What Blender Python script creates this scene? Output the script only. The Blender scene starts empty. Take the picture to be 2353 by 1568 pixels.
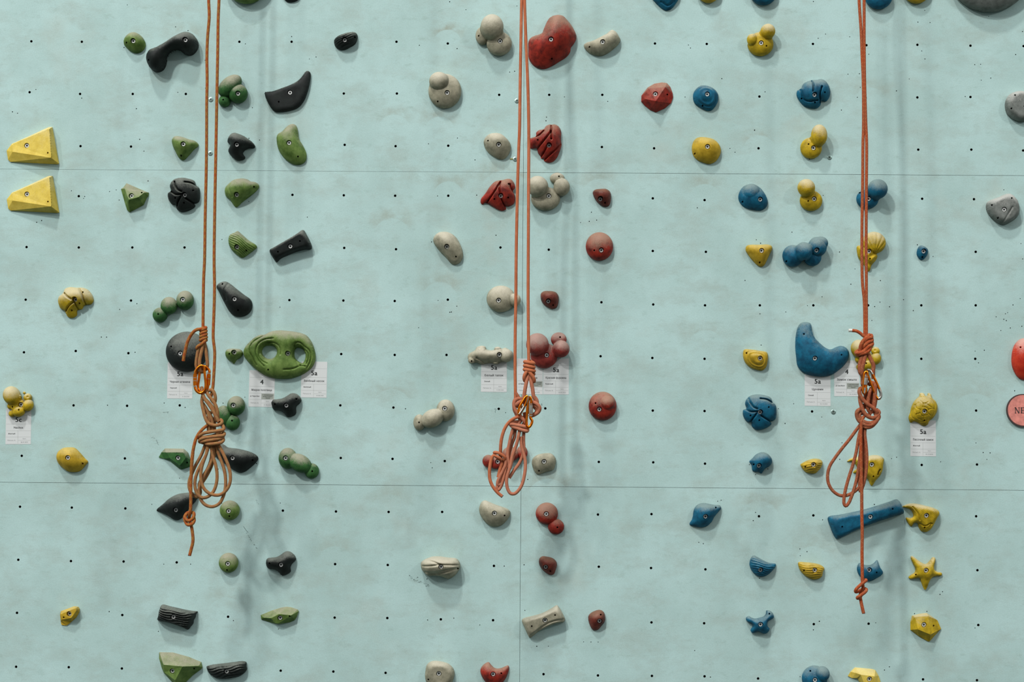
import bpy, math, random
import numpy as np
from mathutils import Vector, Matrix
from mathutils.geometry import delaunay_2d_cdt
random.seed(4); RNG = np.random.RandomState(7)
SC = bpy.context.scene; COL = SC.collection
PI = math.pi

# ---------------- camera ----------------
CAM_P = (0.01175, -6.48412, -1.08637); YAW, PITCH, ROLL = 0.00772, 0.06744, 0.00776
F_PX = 60 / 36 * 2353; CX, CY = 1176.5, 784.0
def _basis():
    cy, sy = math.cos(YAW), math.sin(YAW)
    r = np.array([cy, sy, 0]); fw = np.array([-sy, cy, 0]); up = np.array([0, 0, 1.])
    fw2 = fw * math.cos(PITCH) + up * math.sin(PITCH); up2 = up * math.cos(PITCH) - fw * math.sin(PITCH)
    r2 = r * math.cos(ROLL) + up2 * math.sin(ROLL); up3 = up2 * math.cos(ROLL) - r * math.sin(ROLL)
    return r2, up3, fw2
RX, UP, FW = _basis()
cam = bpy.data.cameras.new('camera'); camo = bpy.data.objects.new('camera', cam); COL.objects.link(camo)
cam.lens = 60; cam.sensor_width = 36; cam.sensor_fit = 'HORIZONTAL'; cam.clip_end = 80
camo.matrix_world = Matrix(((RX[0], UP[0], -FW[0], CAM_P[0]), (RX[1], UP[1], -FW[1], CAM_P[1]), (RX[2], UP[2], -FW[2], CAM_P[2]), (0, 0, 0, 1)))
SC.camera = camo

# ---------------- light of the hall ----------------
SC.view_settings.view_transform = 'Standard'; SC.view_settings.look = 'None'
SC.view_settings.gamma = 1; SC.view_settings.use_curve_mapping = False
SC.view_settings.exposure = 0.17
wd = bpy.data.worlds.new('hall_ambient'); SC.world = wd; wd.use_nodes = True
nt = wd.node_tree; nt.nodes.clear()
tc = nt.nodes.new('ShaderNodeTexCoord'); sx = nt.nodes.new('ShaderNodeSeparateXYZ')
mr = nt.nodes.new('ShaderNodeMapRange'); mr.inputs[1].default_value = -0.4; mr.inputs[2].default_value = 0.75
rp = nt.nodes.new('ShaderNodeMix'); rp.data_type = 'RGBA'
rp.inputs[6].default_value = (0.04, 0.055, 0.05, 1); rp.inputs[7].default_value = (0.66, 0.65, 0.68, 1)
bg = nt.nodes.new('ShaderNodeBackground'); wo = nt.nodes.new('ShaderNodeOutputWorld'); bg.inputs[1].default_value = 1.0
nt.links.new(tc.outputs['Generated'], sx.inputs[0]); nt.links.new(sx.outputs[2], mr.inputs[0]); nt.links.new(mr.outputs[0], rp.inputs[0])
nt.links.new(rp.outputs[2], bg.inputs[0]); nt.links.new(bg.outputs[0], wo.inputs[0])
def lamp(loc, power, size, col=(1, .965, .965)):
    l = bpy.data.lights.new('ceiling_lamp', 'AREA'); l.energy = power; l.size = size; l.shape = 'DISK'; l.color = col
    o = bpy.data.objects.new('ceiling_lamp', l); COL.objects.link(o); o.location = loc
    d = Vector((0, 0, -0.6)) - Vector(loc); o.rotation_euler = d.to_track_quat('-Z', 'Y').to_euler()
lamp((-7.6, -13.5, 12.0), 1680, 1.2)
lamp((-5.1, -13.5, 25.0), 3600, 1.9)
lamp((-12.6, -14.0, 9.8), 710, 1.3)
lamp((9.5, -9.0, 5.0), 245, 0.8)

# ---------------- pixel of the photograph -> place on the plane h in front of the wall ----------------
U = 1 / 605.0                                    # one pixel of the photograph on the wall, in metres
def W(px, py, h=0.0):
    """points seen at px,py that lie h (in px units) in front of the wall -> x, z in metres"""
    px = np.asarray(px, float); py = np.asarray(py, float)
    dx = FW[0] + RX[0] * (px - CX) / F_PX - UP[0] * (py - CY) / F_PX
    dy = FW[1] + RX[1] * (px - CX) / F_PX - UP[1] * (py - CY) / F_PX
    dz = FW[2] + RX[2] * (px - CX) / F_PX - UP[2] * (py - CY) / F_PX
    t = (-h * U - CAM_P[1]) / dy
    return np.stack([CAM_P[0] + t * dx, CAM_P[2] + t * dz], -1)
CR = {'P': (0, 0, 1), 'A1': (0, 0, 3.92), 'A2': (300, 0, 5.227), 'A3': (550, 0, 5.227), 'A4': (960, 0, 5.227), 'A5': (1190, 0, 5.227), 'A6': (1450, 0, 5.227),
 'A7': (1700, 0, 5.227), 'A8': (2053, 0, 5.227), 'B1': (0, 270, 6.272), 'B2': (250, 280, 6.272), 'B3': (480, 250, 6.272), 'B4': (480, 480, 5.227),
 'B5': (960, 280, 5.6), 'B6': (1190, 270, 5.807), 'B7': (1560, 270, 5.227), 'B8': (1800, 270, 5.227), 'C1': (100, 600, 3.92), 'C2': (360, 720, 7.84),
 'C3': (540, 730, 6.817), 'C4': (380, 860, 6.533), 'C5': (340, 1000, 5.227), 'C6': (600, 1000, 9.8), 'C7': (0, 860, 6.272), 'C8': (960, 520, 5.6),
 'D1': (1060, 740, 5.807), 'D2': (1080, 900, 6.272), 'D3': (930, 880, 7.84), 'D4': (1080, 1130, 6.272), 'D5': (1320, 500, 13.067), 'D6': (1320, 880, 13.067),
 'D7': (940, 1250, 7.84), 'D8': (1160, 1368, 7.839), 'E1': (1690, 500, 6.533), 'E2': (1920, 500, 6.533), 'E3': (1790, 720, 5.227), 'E4': (1680, 780, 4.9),
 'E5': (1880, 900, 5.6), 'E6': (2050, 880, 7.766), 'E7': (1560, 1130, 5.227), 'E8': (1880, 1130, 5.058), 'F1': (100, 1360, 7.54), 'F2': (340, 1360, 7.5375),
 'F3': (580, 1250, 7.84), 'F4': (940, 1480, 9.05), 'F5': (1690, 1250, 6.533), 'F6': (1820, 1480, 6.536), 'F7': (2050, 1250, 6.533), 'F8': (2230, 400, 2.61),
 'G1': (1820, 1030, 19.6), 'G2': (1230, 650, 19.6), 'G3': (2150, 1350, 7.192), 'G4': (1550, 1450, 7.13)}
def P(cr, pts):
    x0, y0, s = cr if isinstance(cr, tuple) else CR[cr]
    a = np.asarray(pts, float); a = a.copy(); a[..., 0] = x0 + a[..., 0] / s; a[..., 1] = y0 + a[..., 1] / s
    return a
def S(t):
    if not isinstance(t, str): return t
    return [tuple(float(v) for v in p.split(',')) for p in t.split()]

# ---------------- materials ----------------
def lin(c):
    return tuple(((v / 255) / 12.92 if v / 255 <= .04045 else ((v / 255 + .055) / 1.055) ** 2.4) for v in c) + (1,)
class NT:
    def __init__(s, name):
        s.m = bpy.data.materials.new(name); s.m.use_nodes = True; s.t = s.m.node_tree; s.b = s.t.nodes['Principled BSDF']
    def n(s, typ, **kw):
        x = s.t.nodes.new('ShaderNode' + typ)
        for k, v in kw.items(): setattr(x, k, v)
        return x
    def l(s, a, b): s.t.links.new(a, b)
    def noise(s, vec, scale, detail=3, rough=.5):
        x = s.n('TexNoise'); x.inputs['Scale'].default_value = scale; x.inputs['Detail'].default_value = detail; x.inputs['Roughness'].default_value = rough
        if vec is not None: s.l(vec, x.inputs['Vector'])
        return x.outputs[0]
    def mr(s, v, a, b, c=0, d=1, smooth=False):
        x = s.n('MapRange'); x.clamp = True
        if smooth: x.interpolation_type = 'SMOOTHSTEP'
        for i, q in enumerate((a, b, c, d)): x.inputs[i + 1].default_value = q
        s.l(v, x.inputs[0]); return x.outputs[0]
    def mix(s, f, a, b, mode='MIX'):
        x = s.n('Mix'); x.data_type = 'RGBA'; x.blend_type = mode
        for i, q in ((0, f), (6, a), (7, b)):
            if hasattr(q, 'links'): s.l(q, x.inputs[i])
            else: x.inputs[i].default_value = q
        return x.outputs[2]
    def math(s, op, a, b=0.0, c=None):
        x = s.n('Math'); x.operation = op
        for i, q in enumerate((a, b) if c is None else (a, b, c)):
            if hasattr(q, 'links'): s.l(q, x.inputs[i])
            else: x.inputs[i].default_value = q
        return x.outputs[0]
    def bump(s, h, strength, dist):
        x = s.n('Bump'); x.inputs['Strength'].default_value = strength; x.inputs['Distance'].default_value = dist
        s.l(h, x.inputs['Height']); s.l(x.outputs[0], s.b.inputs['Normal'])
    def done(s, col=None, rough=.7, metal=0., spec=None):
        if col is not None:
            if hasattr(col, 'links'): s.l(col, s.b.inputs['Base Color'])
            else: s.b.inputs['Base Color'].default_value = col
        s.b.inputs['Roughness'].default_value = rough; s.b.inputs['Metallic'].default_value = metal
        if spec is not None: s.b.inputs['Specular IOR Level'].default_value = spec
        return s.m

CHALK = (150, 148, 128)
def hold_mat(name, rgb, dark=None, chalk=CHALK, rough=.62, camt=.85):
    m = NT(name); tc = m.n('TexCoord').outputs['Object']
    oi = m.n('ObjectInfo').outputs['Random']
    v = m.n('VectorMath'); v.operation = 'ADD'; m.l(tc, v.inputs[0]); cb = m.n('CombineXYZ'); m.l(m.math('MULTIPLY', oi, 9.0), cb.inputs[0]); m.l(cb.outputs[0], v.inputs[1])
    p = v.outputs[0]
    dark = dark or tuple(int(c * .72) for c in rgb)
    base = m.mix(m.mr(m.noise(p, 38, 4, .6), .38, .68), lin(rgb), lin(dark))
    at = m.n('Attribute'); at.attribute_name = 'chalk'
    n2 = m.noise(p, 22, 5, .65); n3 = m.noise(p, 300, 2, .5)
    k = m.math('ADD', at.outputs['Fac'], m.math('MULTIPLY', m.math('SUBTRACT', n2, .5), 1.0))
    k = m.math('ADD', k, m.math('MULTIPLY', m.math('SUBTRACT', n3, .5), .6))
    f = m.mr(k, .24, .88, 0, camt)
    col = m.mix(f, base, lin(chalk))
    gr = m.mr(m.noise(p, 800, 2, .6), .3, .7, .78, 1.16)
    cc = m.n('CombineColor'); [m.l(gr, cc.inputs[i]) for i in range(3)]
    col = m.mix(1.0, col, cc.outputs[0], 'MULTIPLY')
    m.bump(m.noise(p, 700, 3, .6), .35, .0012)
    return m.done(col, rough, 0, .22)
HM = {
 'G': hold_mat('olive_green_resin', (106, 132, 66), (70, 98, 38)),
 'D': hold_mat('deep_green_resin', (58, 104, 52), (32, 74, 34)),
 'K': hold_mat('black_resin', (27, 34, 31), (14, 19, 17), (124, 130, 120), .6, .66),
 'W': hold_mat('beige_resin', (160, 157, 134), (124, 123, 102), (184, 180, 160)),
 'R': hold_mat('red_resin', (154, 46, 32), (88, 26, 20), (150, 120, 100), .55, .9),
 'M': hold_mat('maroon_resin', (112, 52, 40), (68, 30, 24), (132, 104, 82), .5, .6),
 'N': hold_mat('faded_red_resin', (146, 58, 50), (108, 36, 32), (158, 132, 120), .62, .95),
 'B': hold_mat('blue_resin', (16, 98, 126), (8, 66, 90), (118, 138, 134), .62, .9),
 'Y': hold_mat('yellow_resin', (188, 160, 28), (140, 120, 14), (188, 180, 146), .6, .85),
 'O': hold_mat('ochre_yellow_resin', (192, 160, 44), (152, 126, 22), (180, 168, 112), .6, .6),
 'L': hold_mat('lemon_resin', (212, 190, 84), (196, 172, 66), (206, 200, 160), .6, .5),
 'S': hold_mat('grey_resin', (118, 124, 118), (84, 90, 84), (176, 178, 170), .55, .8),
 'E': hold_mat('orange_red_resin', (196, 62, 36), (166, 40, 22), (196, 170, 156), .5, .7),
}
def simple(name, rgb, rough=.6, metal=0., spec=None, nz=None):
    m = NT(name); col = lin(rgb)
    if nz:
        tc = m.n('TexCoord').outputs['Object']; col = m.mix(m.mr(m.noise(tc, nz, 4, .6), .35, .7), lin(rgb), lin(tuple(int(c * .8) for c in rgb)))
    return m.done(col, rough, metal, spec)
M_STEEL = simple('zinc_steel', (222, 226, 220), .38, .3, nz=400)
M_SOCK = simple('dark_socket', (70, 80, 75), .5, .5)
M_PAPER = simple('white_paper', (196, 202, 199), .8, 0, .2)
M_LINE = simple('pale_print', (158, 165, 161), .8)
M_INK = simple('black_ink', (26, 32, 30), .8)
M_INK2 = simple('grey_ink', (96, 102, 100), .8)
M_GREYBOX = simple('grey_print', (142, 150, 140), .8)
M_PENCIL = simple('pencil_mark', (66, 84, 80), .8)
M_ALU = simple('orange_anodised_metal', (255, 138, 34), .22, 1.0, nz=60)
M_SIL = simple('bare_aluminium', (214, 212, 200), .25, 1.0, nz=60)
M_TAPE = simple('white_rope_whipping', (196, 200, 190), .7)
M_PINK = simple('pink_sign_paint', (214, 136, 122), .7, 0, .3, nz=60)
M_SIGNE = simple('dark_sign_edge', (62, 46, 42), .7)

def wall_mat():
    m = NT('painted_plywood'); tc = m.n('TexCoord').outputs['Object']
    c0, c1, c2 = lin((168, 198, 193)), lin((157, 186, 180)), lin((152, 171, 162))
    col = m.mix(m.mr(m.noise(tc, 2.2, 6, .68), .40, .62), c0, c1)
    mp = m.n('Mapping'); mp.inputs['Scale'].default_value = (1, 1, 1.8); m.l(tc, mp.inputs[0])
    col = m.mix(m.mr(m.noise(mp.outputs[0], 5.5, 6, .7), .47, .72, 0, .75), col, c2)
    col = m.mix(m.mr(m.noise(mp.outputs[0], 19, 5, .7), .56, .8, 0, .5), col, lin((128, 152, 140)))
    col = m.mix(m.mr(m.noise(tc, 3.1, 4, .6), .6, .8, 0, .45), col, lin((166, 178, 166)))
    # dirt left around places where holds used to sit: grey smear above, clean disc below
    for (x, y, r, k) in GHOST:
        wx, wz = W(x, y)
        sub = m.n('VectorMath'); sub.operation = 'DISTANCE'; m.l(tc, sub.inputs[0]); sub.inputs[1].default_value = (wx, 0, wz)
        dist = sub.outputs['Value']
        s2 = m.n('VectorMath'); s2.operation = 'SUBTRACT'; m.l(tc, s2.inputs[0]); s2.inputs[1].default_value = (wx, 0, wz + r * U * .9)
        s3 = m.n('VectorMath'); s3.operation = 'MULTIPLY'; m.l(s2.outputs[0], s3.inputs[0]); s3.inputs[1].default_value = (1 / (r * 1.5 * U), 0, 1 / (r * .75 * U))
        s4 = m.n('VectorMath'); s4.operation = 'LENGTH'; m.l(s3.outputs[0], s4.inputs[0])
        f = m.mr(s4.outputs['Value'], 1.15, .3, 0, k, True)
        f = m.math('MULTIPLY', f, m.mr(m.noise(tc, 24, 4, .6), .3, .62))
        f = m.math('MULTIPLY', f, m.mr(dist, r * U * .96, r * U * 1.02, .12, 1))
        col = m.mix(f, col, lin((142, 150, 134)))
    gr = m.mr(m.noise(tc, 260, 4, .75), .32, .68, .915, 1.075)
    cc = m.n('CombineColor'); [m.l(gr, cc.inputs[i]) for i in range(3)]
    col = m.mix(1.0, col, cc.outputs[0], 'MULTIPLY')
    m.bump(m.noise(tc, 160, 4, .6), .25, .0015)
    return m.done(col, .78, 0, .25)
GHOST = [(1028, 100, 33, .8), (1010, 303, 36, .5), (1030, 450, 34, .55), (905, 300, 38, .4), (900, 545, 44, .5), (784, 850, 44, .25), (1160, 450, 60, .5), (1010, 690, 42, .5),
 (427, 110, 40, .45), (900, 940, 46, .35), (1378, 450, 40, .4), (1620, 460, 38, .5), (1745, 350, 40, .4), (1868, 740, 44, .4), (2000, 240, 40, .45), (1745, 620, 40, .4),
 (2240, 960, 56, .35), (1745, 1200, 48, .4), (1868, 1300, 44, .35), (302, 930, 40, .35), (770, 1300, 44, .3), (893, 1180, 44, .3), (1260, 1150, 50, .6), (520, 1420, 46, .35), (1622, 800, 42, .3), (1135, 1230, 40, .3)]
M_WALL = wall_mat()
M_PLY = simple('shade_dark_plywood_edge', (52, 58, 50), .8, nz=40)  # sides of holes and seams coloured dark, shade painted into the plywood
M_BACK = simple('cavity_shade_black', (10, 14, 13), .95)

def rope_mat(name, c0, c1, c2, kind):
    m = NT(name); uv = m.n('UVMap'); uv.uv_map = 'uv'
    sp = m.n('SeparateXYZ'); m.l(uv.outputs[0], sp.inputs[0]); u, v = sp.outputs[0], sp.outputs[1]
    tc = m.n('TexCoord').outputs['Object']
    def diag(n, k, sgn):
        a = m.math('ADD', m.math('MULTIPLY', u, n), m.math('MULTIPLY', v, k * sgn))
        return m.math('ABSOLUTE', m.math('SUBTRACT', m.math('FRACT', a), .5))
    d1, d2 = diag(4, 260, 1), diag(4, 260, -1)
    br = m.math('MAXIMUM', d1, d2)
    big = m.noise(tc, 9, 3, .6)
    col = m.mix(m.mr(big, .4, .62), lin(c0), lin(c1))
    if kind == 0:
        e1 = diag(2, 42, 1); e2 = diag(2, 42, -1)
        fl = m.mr(m.math('MAXIMUM', e1, e2), .30, .44)
        fl = m.math('MULTIPLY', fl, m.mr(m.noise(uv.outputs[0], 60, 2, .5), .35, .6))
        col = m.mix(fl, col, lin(c2))
    elif kind == 2:
        e1 = diag(1, 34, 1); e2 = diag(1, 34, -1)
        fl = m.mr(m.math('MAXIMUM', e1, e2), .468, .484, 0, .5)
        col = m.mix(fl, col, lin(c2))
    else:
        col = m.mix(m.mr(m.noise(tc, 70, 3, .6), .5, .75, 0, .5), col, lin(c2))
    col = m.mix(m.mr(br, .2, .46, 0, .28), col, lin(tuple(int(c * .7) for c in c0)))
    m.bump(br, .5 if kind != 1 else .25, .0005)
    return m.done(col, .85, 0, .2)
ROPE = [rope_mat('mottled_orange_rope', (152, 74, 34), (132, 84, 46), (158, 122, 52), 0),
        rope_mat('salmon_orange_rope', (182, 106, 70), (166, 94, 60), (198, 130, 98), 1),
        rope_mat('rust_orange_rope', (160, 74, 38), (146, 80, 50), (200, 146, 92), 2)]
WORN = [rope_mat('worn_brown_orange_rope', (148, 100, 62), (134, 94, 62), (150, 122, 72), 0),
        rope_mat('worn_salmon_rope', (178, 114, 86), (162, 100, 74), (190, 132, 106), 1),
        rope_mat('worn_rust_rope', (148, 80, 52), (136, 82, 56), (192, 142, 96), 2)]

# ---------------- object helpers ----------------
def tag(o, label=None, cat=None, group=None, kind=None):
    for k, v in (('label', label), ('category', cat), ('group', group), ('kind', kind)):
        if v: o[k] = v
    return o
def empty(name, loc, parent=None):
    o = bpy.data.objects.new(name, None); o.empty_display_size = .02; COL.objects.link(o); o.location = loc
    if parent: o.parent = parent
    return o
def mesh_obj(name, verts, faces, mats, parent=None, loc=None, smooth=None, fmat=None):
    me = bpy.data.meshes.new(name); me.from_pydata([tuple(map(float, v)) for v in verts], [], [tuple(map(int, f)) for f in faces])
    for m in (mats if isinstance(mats, (list, tuple)) else [mats]): me.materials.append(m)
    if fmat is not None: me.polygons.foreach_set('material_index', fmat)
    me.update()
    if smooth is not None:
        me.polygons.foreach_set('use_smooth', [True] * len(me.polygons)); me.set_sharp_from_angle(angle=math.radians(smooth))
    o = bpy.data.objects.new(name, me); COL.objects.link(o)
    if parent: o.parent = parent
    if loc is not None: o.location = loc
    return o
def inpoly(pts, poly):
    x, y = pts[:, 0], pts[:, 1]; r = np.zeros(len(pts), bool); n = len(poly)
    for i in range(n):
        x1, y1 = poly[i]; x2, y2 = poly[(i + 1) % n]
        c = (y1 > y) != (y2 > y)
        with np.errstate(divide='ignore', invalid='ignore'):
            r ^= c & (x < (x2 - x1) * (y - y1) / (y2 - y1 if y2 != y1 else 1e-12) + x1)
    return r
def segdist(pts, a, b):
    d = b - a; L = (d * d).sum() + 1e-18
    t = np.clip(((pts - a) @ d) / L, 0, 1)
    return np.sqrt(((pts - a - t[:, None] * d) ** 2).sum(1))
def polydist(pts, poly, closed=True):
    r = np.full(len(pts), 1e9)
    for i in range(len(poly) if closed else len(poly) - 1): r = np.minimum(r, segdist(pts, poly[i], poly[(i + 1) % len(poly)]))
    return r
def area(p): return .5 * np.sum(p[:, 0] * np.roll(p[:, 1], -1) - np.roll(p[:, 0], -1) * p[:, 1])
def ccw(p): return p if area(p) > 0 else p[::-1].copy()
def crom(p, closed=True, n=8):
    p = np.asarray(p, float); N = len(p); out = []
    for i in range(N if closed else N - 1):
        if closed: a, b, c, d = p[i - 1], p[i], p[(i + 1) % N], p[(i + 2) % N]
        else: b, c = p[i], p[i + 1]; a = p[i - 1] if i else 2 * b - c; d = p[i + 2] if i + 2 < N else 2 * c - b
        # centripetal parametrisation keeps curves free of loops
        t1 = max(np.linalg.norm(b - a), 1e-9) ** .5; t2 = t1 + max(np.linalg.norm(c - b), 1e-9) ** .5; t3 = t2 + max(np.linalg.norm(d - c), 1e-9) ** .5
        for k in range(n):
            t = t1 + (t2 - t1) * k / n
            A1 = a * (t1 - t) / t1 + b * t / t1; A2 = b * (t2 - t) / (t2 - t1) + c * (t - t1) / (t2 - t1); A3 = c * (t3 - t) / (t3 - t2) + d * (t - t2) / (t3 - t2)
            B1 = A1 * (t2 - t) / t2 + A2 * t / t2; B2 = A2 * (t3 - t) / (t3 - t1) + A3 * (t - t1) / (t3 - t1)
            out.append(B1 * (t2 - t) / (t2 - t1) + B2 * (t - t1) / (t2 - t1))
    if not closed: out.append(p[-1])
    return np.array(out)
def resample(p, step, closed=True):
    q = np.vstack([p, p[:1]]) if closed else p
    L = np.r_[0, np.cumsum(np.sqrt((np.diff(q, axis=0) ** 2).sum(1)))]
    n = max(3, int(round(L[-1] / step)))
    t = np.linspace(0, L[-1], n + 1)[:-1] if closed else np.linspace(0, L[-1], n + 1)
    return np.stack([np.interp(t, L, q[:, i]) for i in range(q.shape[1])], -1)
def resample_keep(p, step):
    out = []
    for i in range(len(p)):
        a, b = p[i], p[(i + 1) % len(p)]; n = max(1, int(round(np.linalg.norm(b - a) / step)))
        for k in range(n): out.append(a + (b - a) * k / n)
    return np.array(out)
def circle(c, rx, ry=None, rot=0, n=24):
    ry = ry or rx; t = np.arange(n) * 2 * PI / n; x, y = rx * np.cos(t), ry * np.sin(t); cr, sr = math.cos(rot), math.sin(rot)
    return np.stack([c[0] + x * cr - y * sr, c[1] + x * sr + y * cr], -1)
def cdt(pts, edges, faces):
    r = delaunay_2d_cdt([Vector(p) for p in pts], edges, faces, 0, 1e-7, True)
    return np.array([v[:] for v in r[0]]), r[2], r[5], r[1]
# ---------------- the wall: painted panels with tapped holes, screw holes and open seams ----------------
TN = S("72,95 188,96 550,96 670,96 911,96 1029,100 1505,100 1624,101 1868,101 1991,104 2108,103 2230,105 2352,106 68,212 184,216 305,216 427,216 790,215 912,215 1147,218 1262,218 1384,218 1745,222 2108,224 2230,223 1989,225 "
 "185,336 301,337 792,333 909,336 1030,335 1383,338 1503,341 1743,341 2110,344 2232,344 2351,346 181,451 672,448 790,449 908,450 1030,450 1500,456 1619,460 2119,457 2238,458 "
 "61,568 181,569 304,569 424,569 791,570 910,573 1150,569 1261,574 1500,577 1622,579 2242,579 59,689 301,691 665,690 789,691 907,692 1029,689 1382,695 1501,700 1620,702 1746,702 1869,702 1995,702 2117,702 2242,702 "
 "55,810 174,807 295,812 784,814 907,816 1026,816 1380,819 1499,823 1619,825 2117,825 2241,825 169,932 292,933 413,932 782,932 904,937 1146,940 1253,939 1500,944 1619,945 1866,946 2243,944 "
 "50,1048 287,1054 783,1053 902,1055 1022,1060 1376,1062 1501,1063 1620,1066 2118,1069 2245,1068 46,1165 165,1167 288,1169 650,1174 772,1176 893,1177 1016,1177 1374,1183 1497,1182 1744,1187 1869,1185 2243,1187 "
 "42,1287 163,1290 284,1291 406,1293 770,1297 891,1299 1135,1301 1376,1303 1496,1306 1621,1309 2246,1311 39,1409 281,1414 524,1418 769,1420 890,1421 1013,1424 1133,1426 1497,1431 1618,1433 1870,1435 1996,1434 2248,1437 "
 "37,1533 158,1534 280,1537 645,1542 766,1544 886,1547 1249,1550 1374,1553 1498,1554 1619,1555 1742,1560 2121,1562 2245,1564")
DOTS = {'A1': "1147,45 1117,428 323,807 736,884 112,1008 158,1021 1229,980 1259,1255 1297,1362", 'A2': "541,323 690,368 814,546 1379,527 895,723 567,1110 70,1306 900,1060 1463,1294",
 'A3': "628,440 841,708 921,685", 'A4': "383,21 578,116 19,544 472,584 1190,72 1104,866 1163,857 1546,1408 1540,1451", 'A5': "559,1164 1080,1219", 'A6': "690,541 714,578 649,1166 1090,945",
 'A7': "884,18 1030,409 941,460 1320,442 1549,652 1299,892 1437,886 1447,1050 1411,1170 1220,1323 303,1104 178,1563",
 'A8': "376,125 294,266 440,271 340,612 378,708 976,777 1048,772 190,949 1054,964 1169,939 862,1160 36,1092 1468,656 1550,379 1143,198", 'B1': "1030,1057 1221,1141 1205,1168 600,1487 528,1512",
 'B2': "445,254 506,424 566,853 107,982 11,1006 149,1128", 'B3': "577,427 730,451 575,1337 1420,1563", 'B4': "1183,101 157,370 854,1182", 'B5': "138,283 511,210 736,491 758,945 255,954 1006,1460 178,1547",
 'B6': "375,45 981,1265 1051,1371 953,1388 837,1405", 'B7': "909,155 613,373 674,418 221,1086 1358,1379 930,1470 981,1511", 'B8': "478,938 104,1379 314,500",
 'C1': "686,437 841,385 521,686 568,686 825,823 576,1301 1275,1320 1087,1280", 'C3': "155,1250", 'C4': "866,437 297,502 792,1428 1367,1343", 'C5': "46,834 380,520 885,820 841,410 190,1553 512,1553",
 'C6': "432,1536", 'C7': "1549,450", 'C8': "1006,117 262,956 502,1031 412,1108 432,1105 11,1307", 'D1': "592,1213", 'D2': "833,1269", 'D3': "14,469 469,1440 495,1534", 'D4': "493,1075 780,1057",
 'D7': "155,607 323,636 334,1375 806,1342 1275,1465 10,575", 'D8': "361,277 576,925 784,923 1418,844 1552,847 1681,848",
 'E1': "848,221 313,336 378,387 144,946 1300,1192 1081,1325 755,1419 368,1448", 'E2': "60,518 1228,411 1463,587 291,773 230,1002 673,948 667,1272 587,1338 811,1341 1020,1235 1167,1399 545,1548",
 'E3': "1115,88 176,1090 514,1248 73,1326 756,1557", 'E4': "338,66 704,728 532,782 608,949 205,1412 413,1462 276,1525", 'E5': "307,661 278,874 944,865 1009,848 723,1455",
 'E6': "2187,142 1495,1075 1625,1246 1749,1252 1691,1370 80,1330 865,1412", 'E7': "466,117 507,105 921,252 893,350 239,612 293,627 1453,690 1539,723 1457,772 968,1042",
 'E8': "653,151 52,330 1445,1166 1416,1196 1264,1395 1120,1421 669,1527 13,1509", 'F1': "1138,348 1990,690", 'F2': "1481,504", 'F3': "471,1537", 'F5': "1260,1167 1170,1294", 'F6': "1463,347 1388,396 120,496",
 'F8': "200,95 303,418 313,510 298,748 255,786 154,857 210,839 223,832 200,872 215,880 239,924 182,939 308,914 28,1063 83,1058 48,1133 265,1302", 'G3': "115,76 72,121 650,674", 'G4': "588,760 330,326"}
def build_wall():
    pts, edges, faces = [], [], []
    def addpoly(p):
        i = len(pts); pts.extend(p.tolist()); faces.append(list(range(i, i + len(p))))
    zs = [2.4, 1.2, 0.0, -1.2, -2.4, -3.6]; xs = [-4.8, -2.4, 0.0, 2.4, 4.8]
    for i in range(len(xs) - 1):
        for j in range(len(zs) - 1):
            gl = .0006; gr = .0006
            gt = .0004 if (zs[j] == 0 and xs[i] < 0) else .0006; gb = .0004 if (zs[j + 1] == 0 and xs[i] < 0) else .0006
            addpoly(np.array([[xs[i] + gl, zs[j + 1] + gb], [xs[i + 1] - gr, zs[j + 1] + gb], [xs[i + 1] - gr, zs[j] - gt], [xs[i] + gl, zs[j] - gt]]))
    npan = len(faces)
    cs = []
    for x, y in TN: cs.append((*W(x, y), 2.95 * U, 16))
    for k, t in DOTS.items():
        for x, y in P(k, S(t)): cs.append((*W(x, y), (1.0 + .4 * RNG.rand()) * U, 7))
    # the same drilled rows carry on beyond what the photograph shows
    for r, z in enumerate(np.arange(1.1, -3.5, -.2)):
        for x in np.arange(-4.7, 4.75, .2):
            if abs(x) > 2.06 or z > .72 or z < -2.04: cs.append((x, z, 2.95 * U, 10))
    for x, z, r, n in cs: addpoly(circle((x, z), r, n=n))
    v, f, of, _ = cdt(pts, edges, faces)
    keep = [t for t, o in zip(f, of) if o and max(o) < npan]
    used = {}
    for t in keep:
        for a, b in zip(t, t[1:] + t[:1]): used[(a, b)] = 1
    be = [(a, b) for (a, b) in used if (b, a) not in used]
    V = [(x, 0, z) for x, z in v]; n = len(V); V += [(x, .016, z) for x, z in v]
    F = [tuple(t) for t in keep]; fm = [0] * len(F)
    for a, b in be: F.append((b, a, a + n, b + n)); fm.append(1)
    # near-black sheet that paints in the shade of the cavity behind the boards
    k = len(V); V += [(-4.8, .03, -3.6), (4.8, .03, -3.6), (4.8, .03, 2.4), (-4.8, .03, 2.4)]; F.append((k, k + 1, k + 2, k + 3)); fm.append(2)
    o = mesh_obj('wall_back', V, F, [M_WALL, M_PLY, M_BACK], fmat=fm)
    tag(o, kind='structure'); return o
WALL = build_wall()

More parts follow.
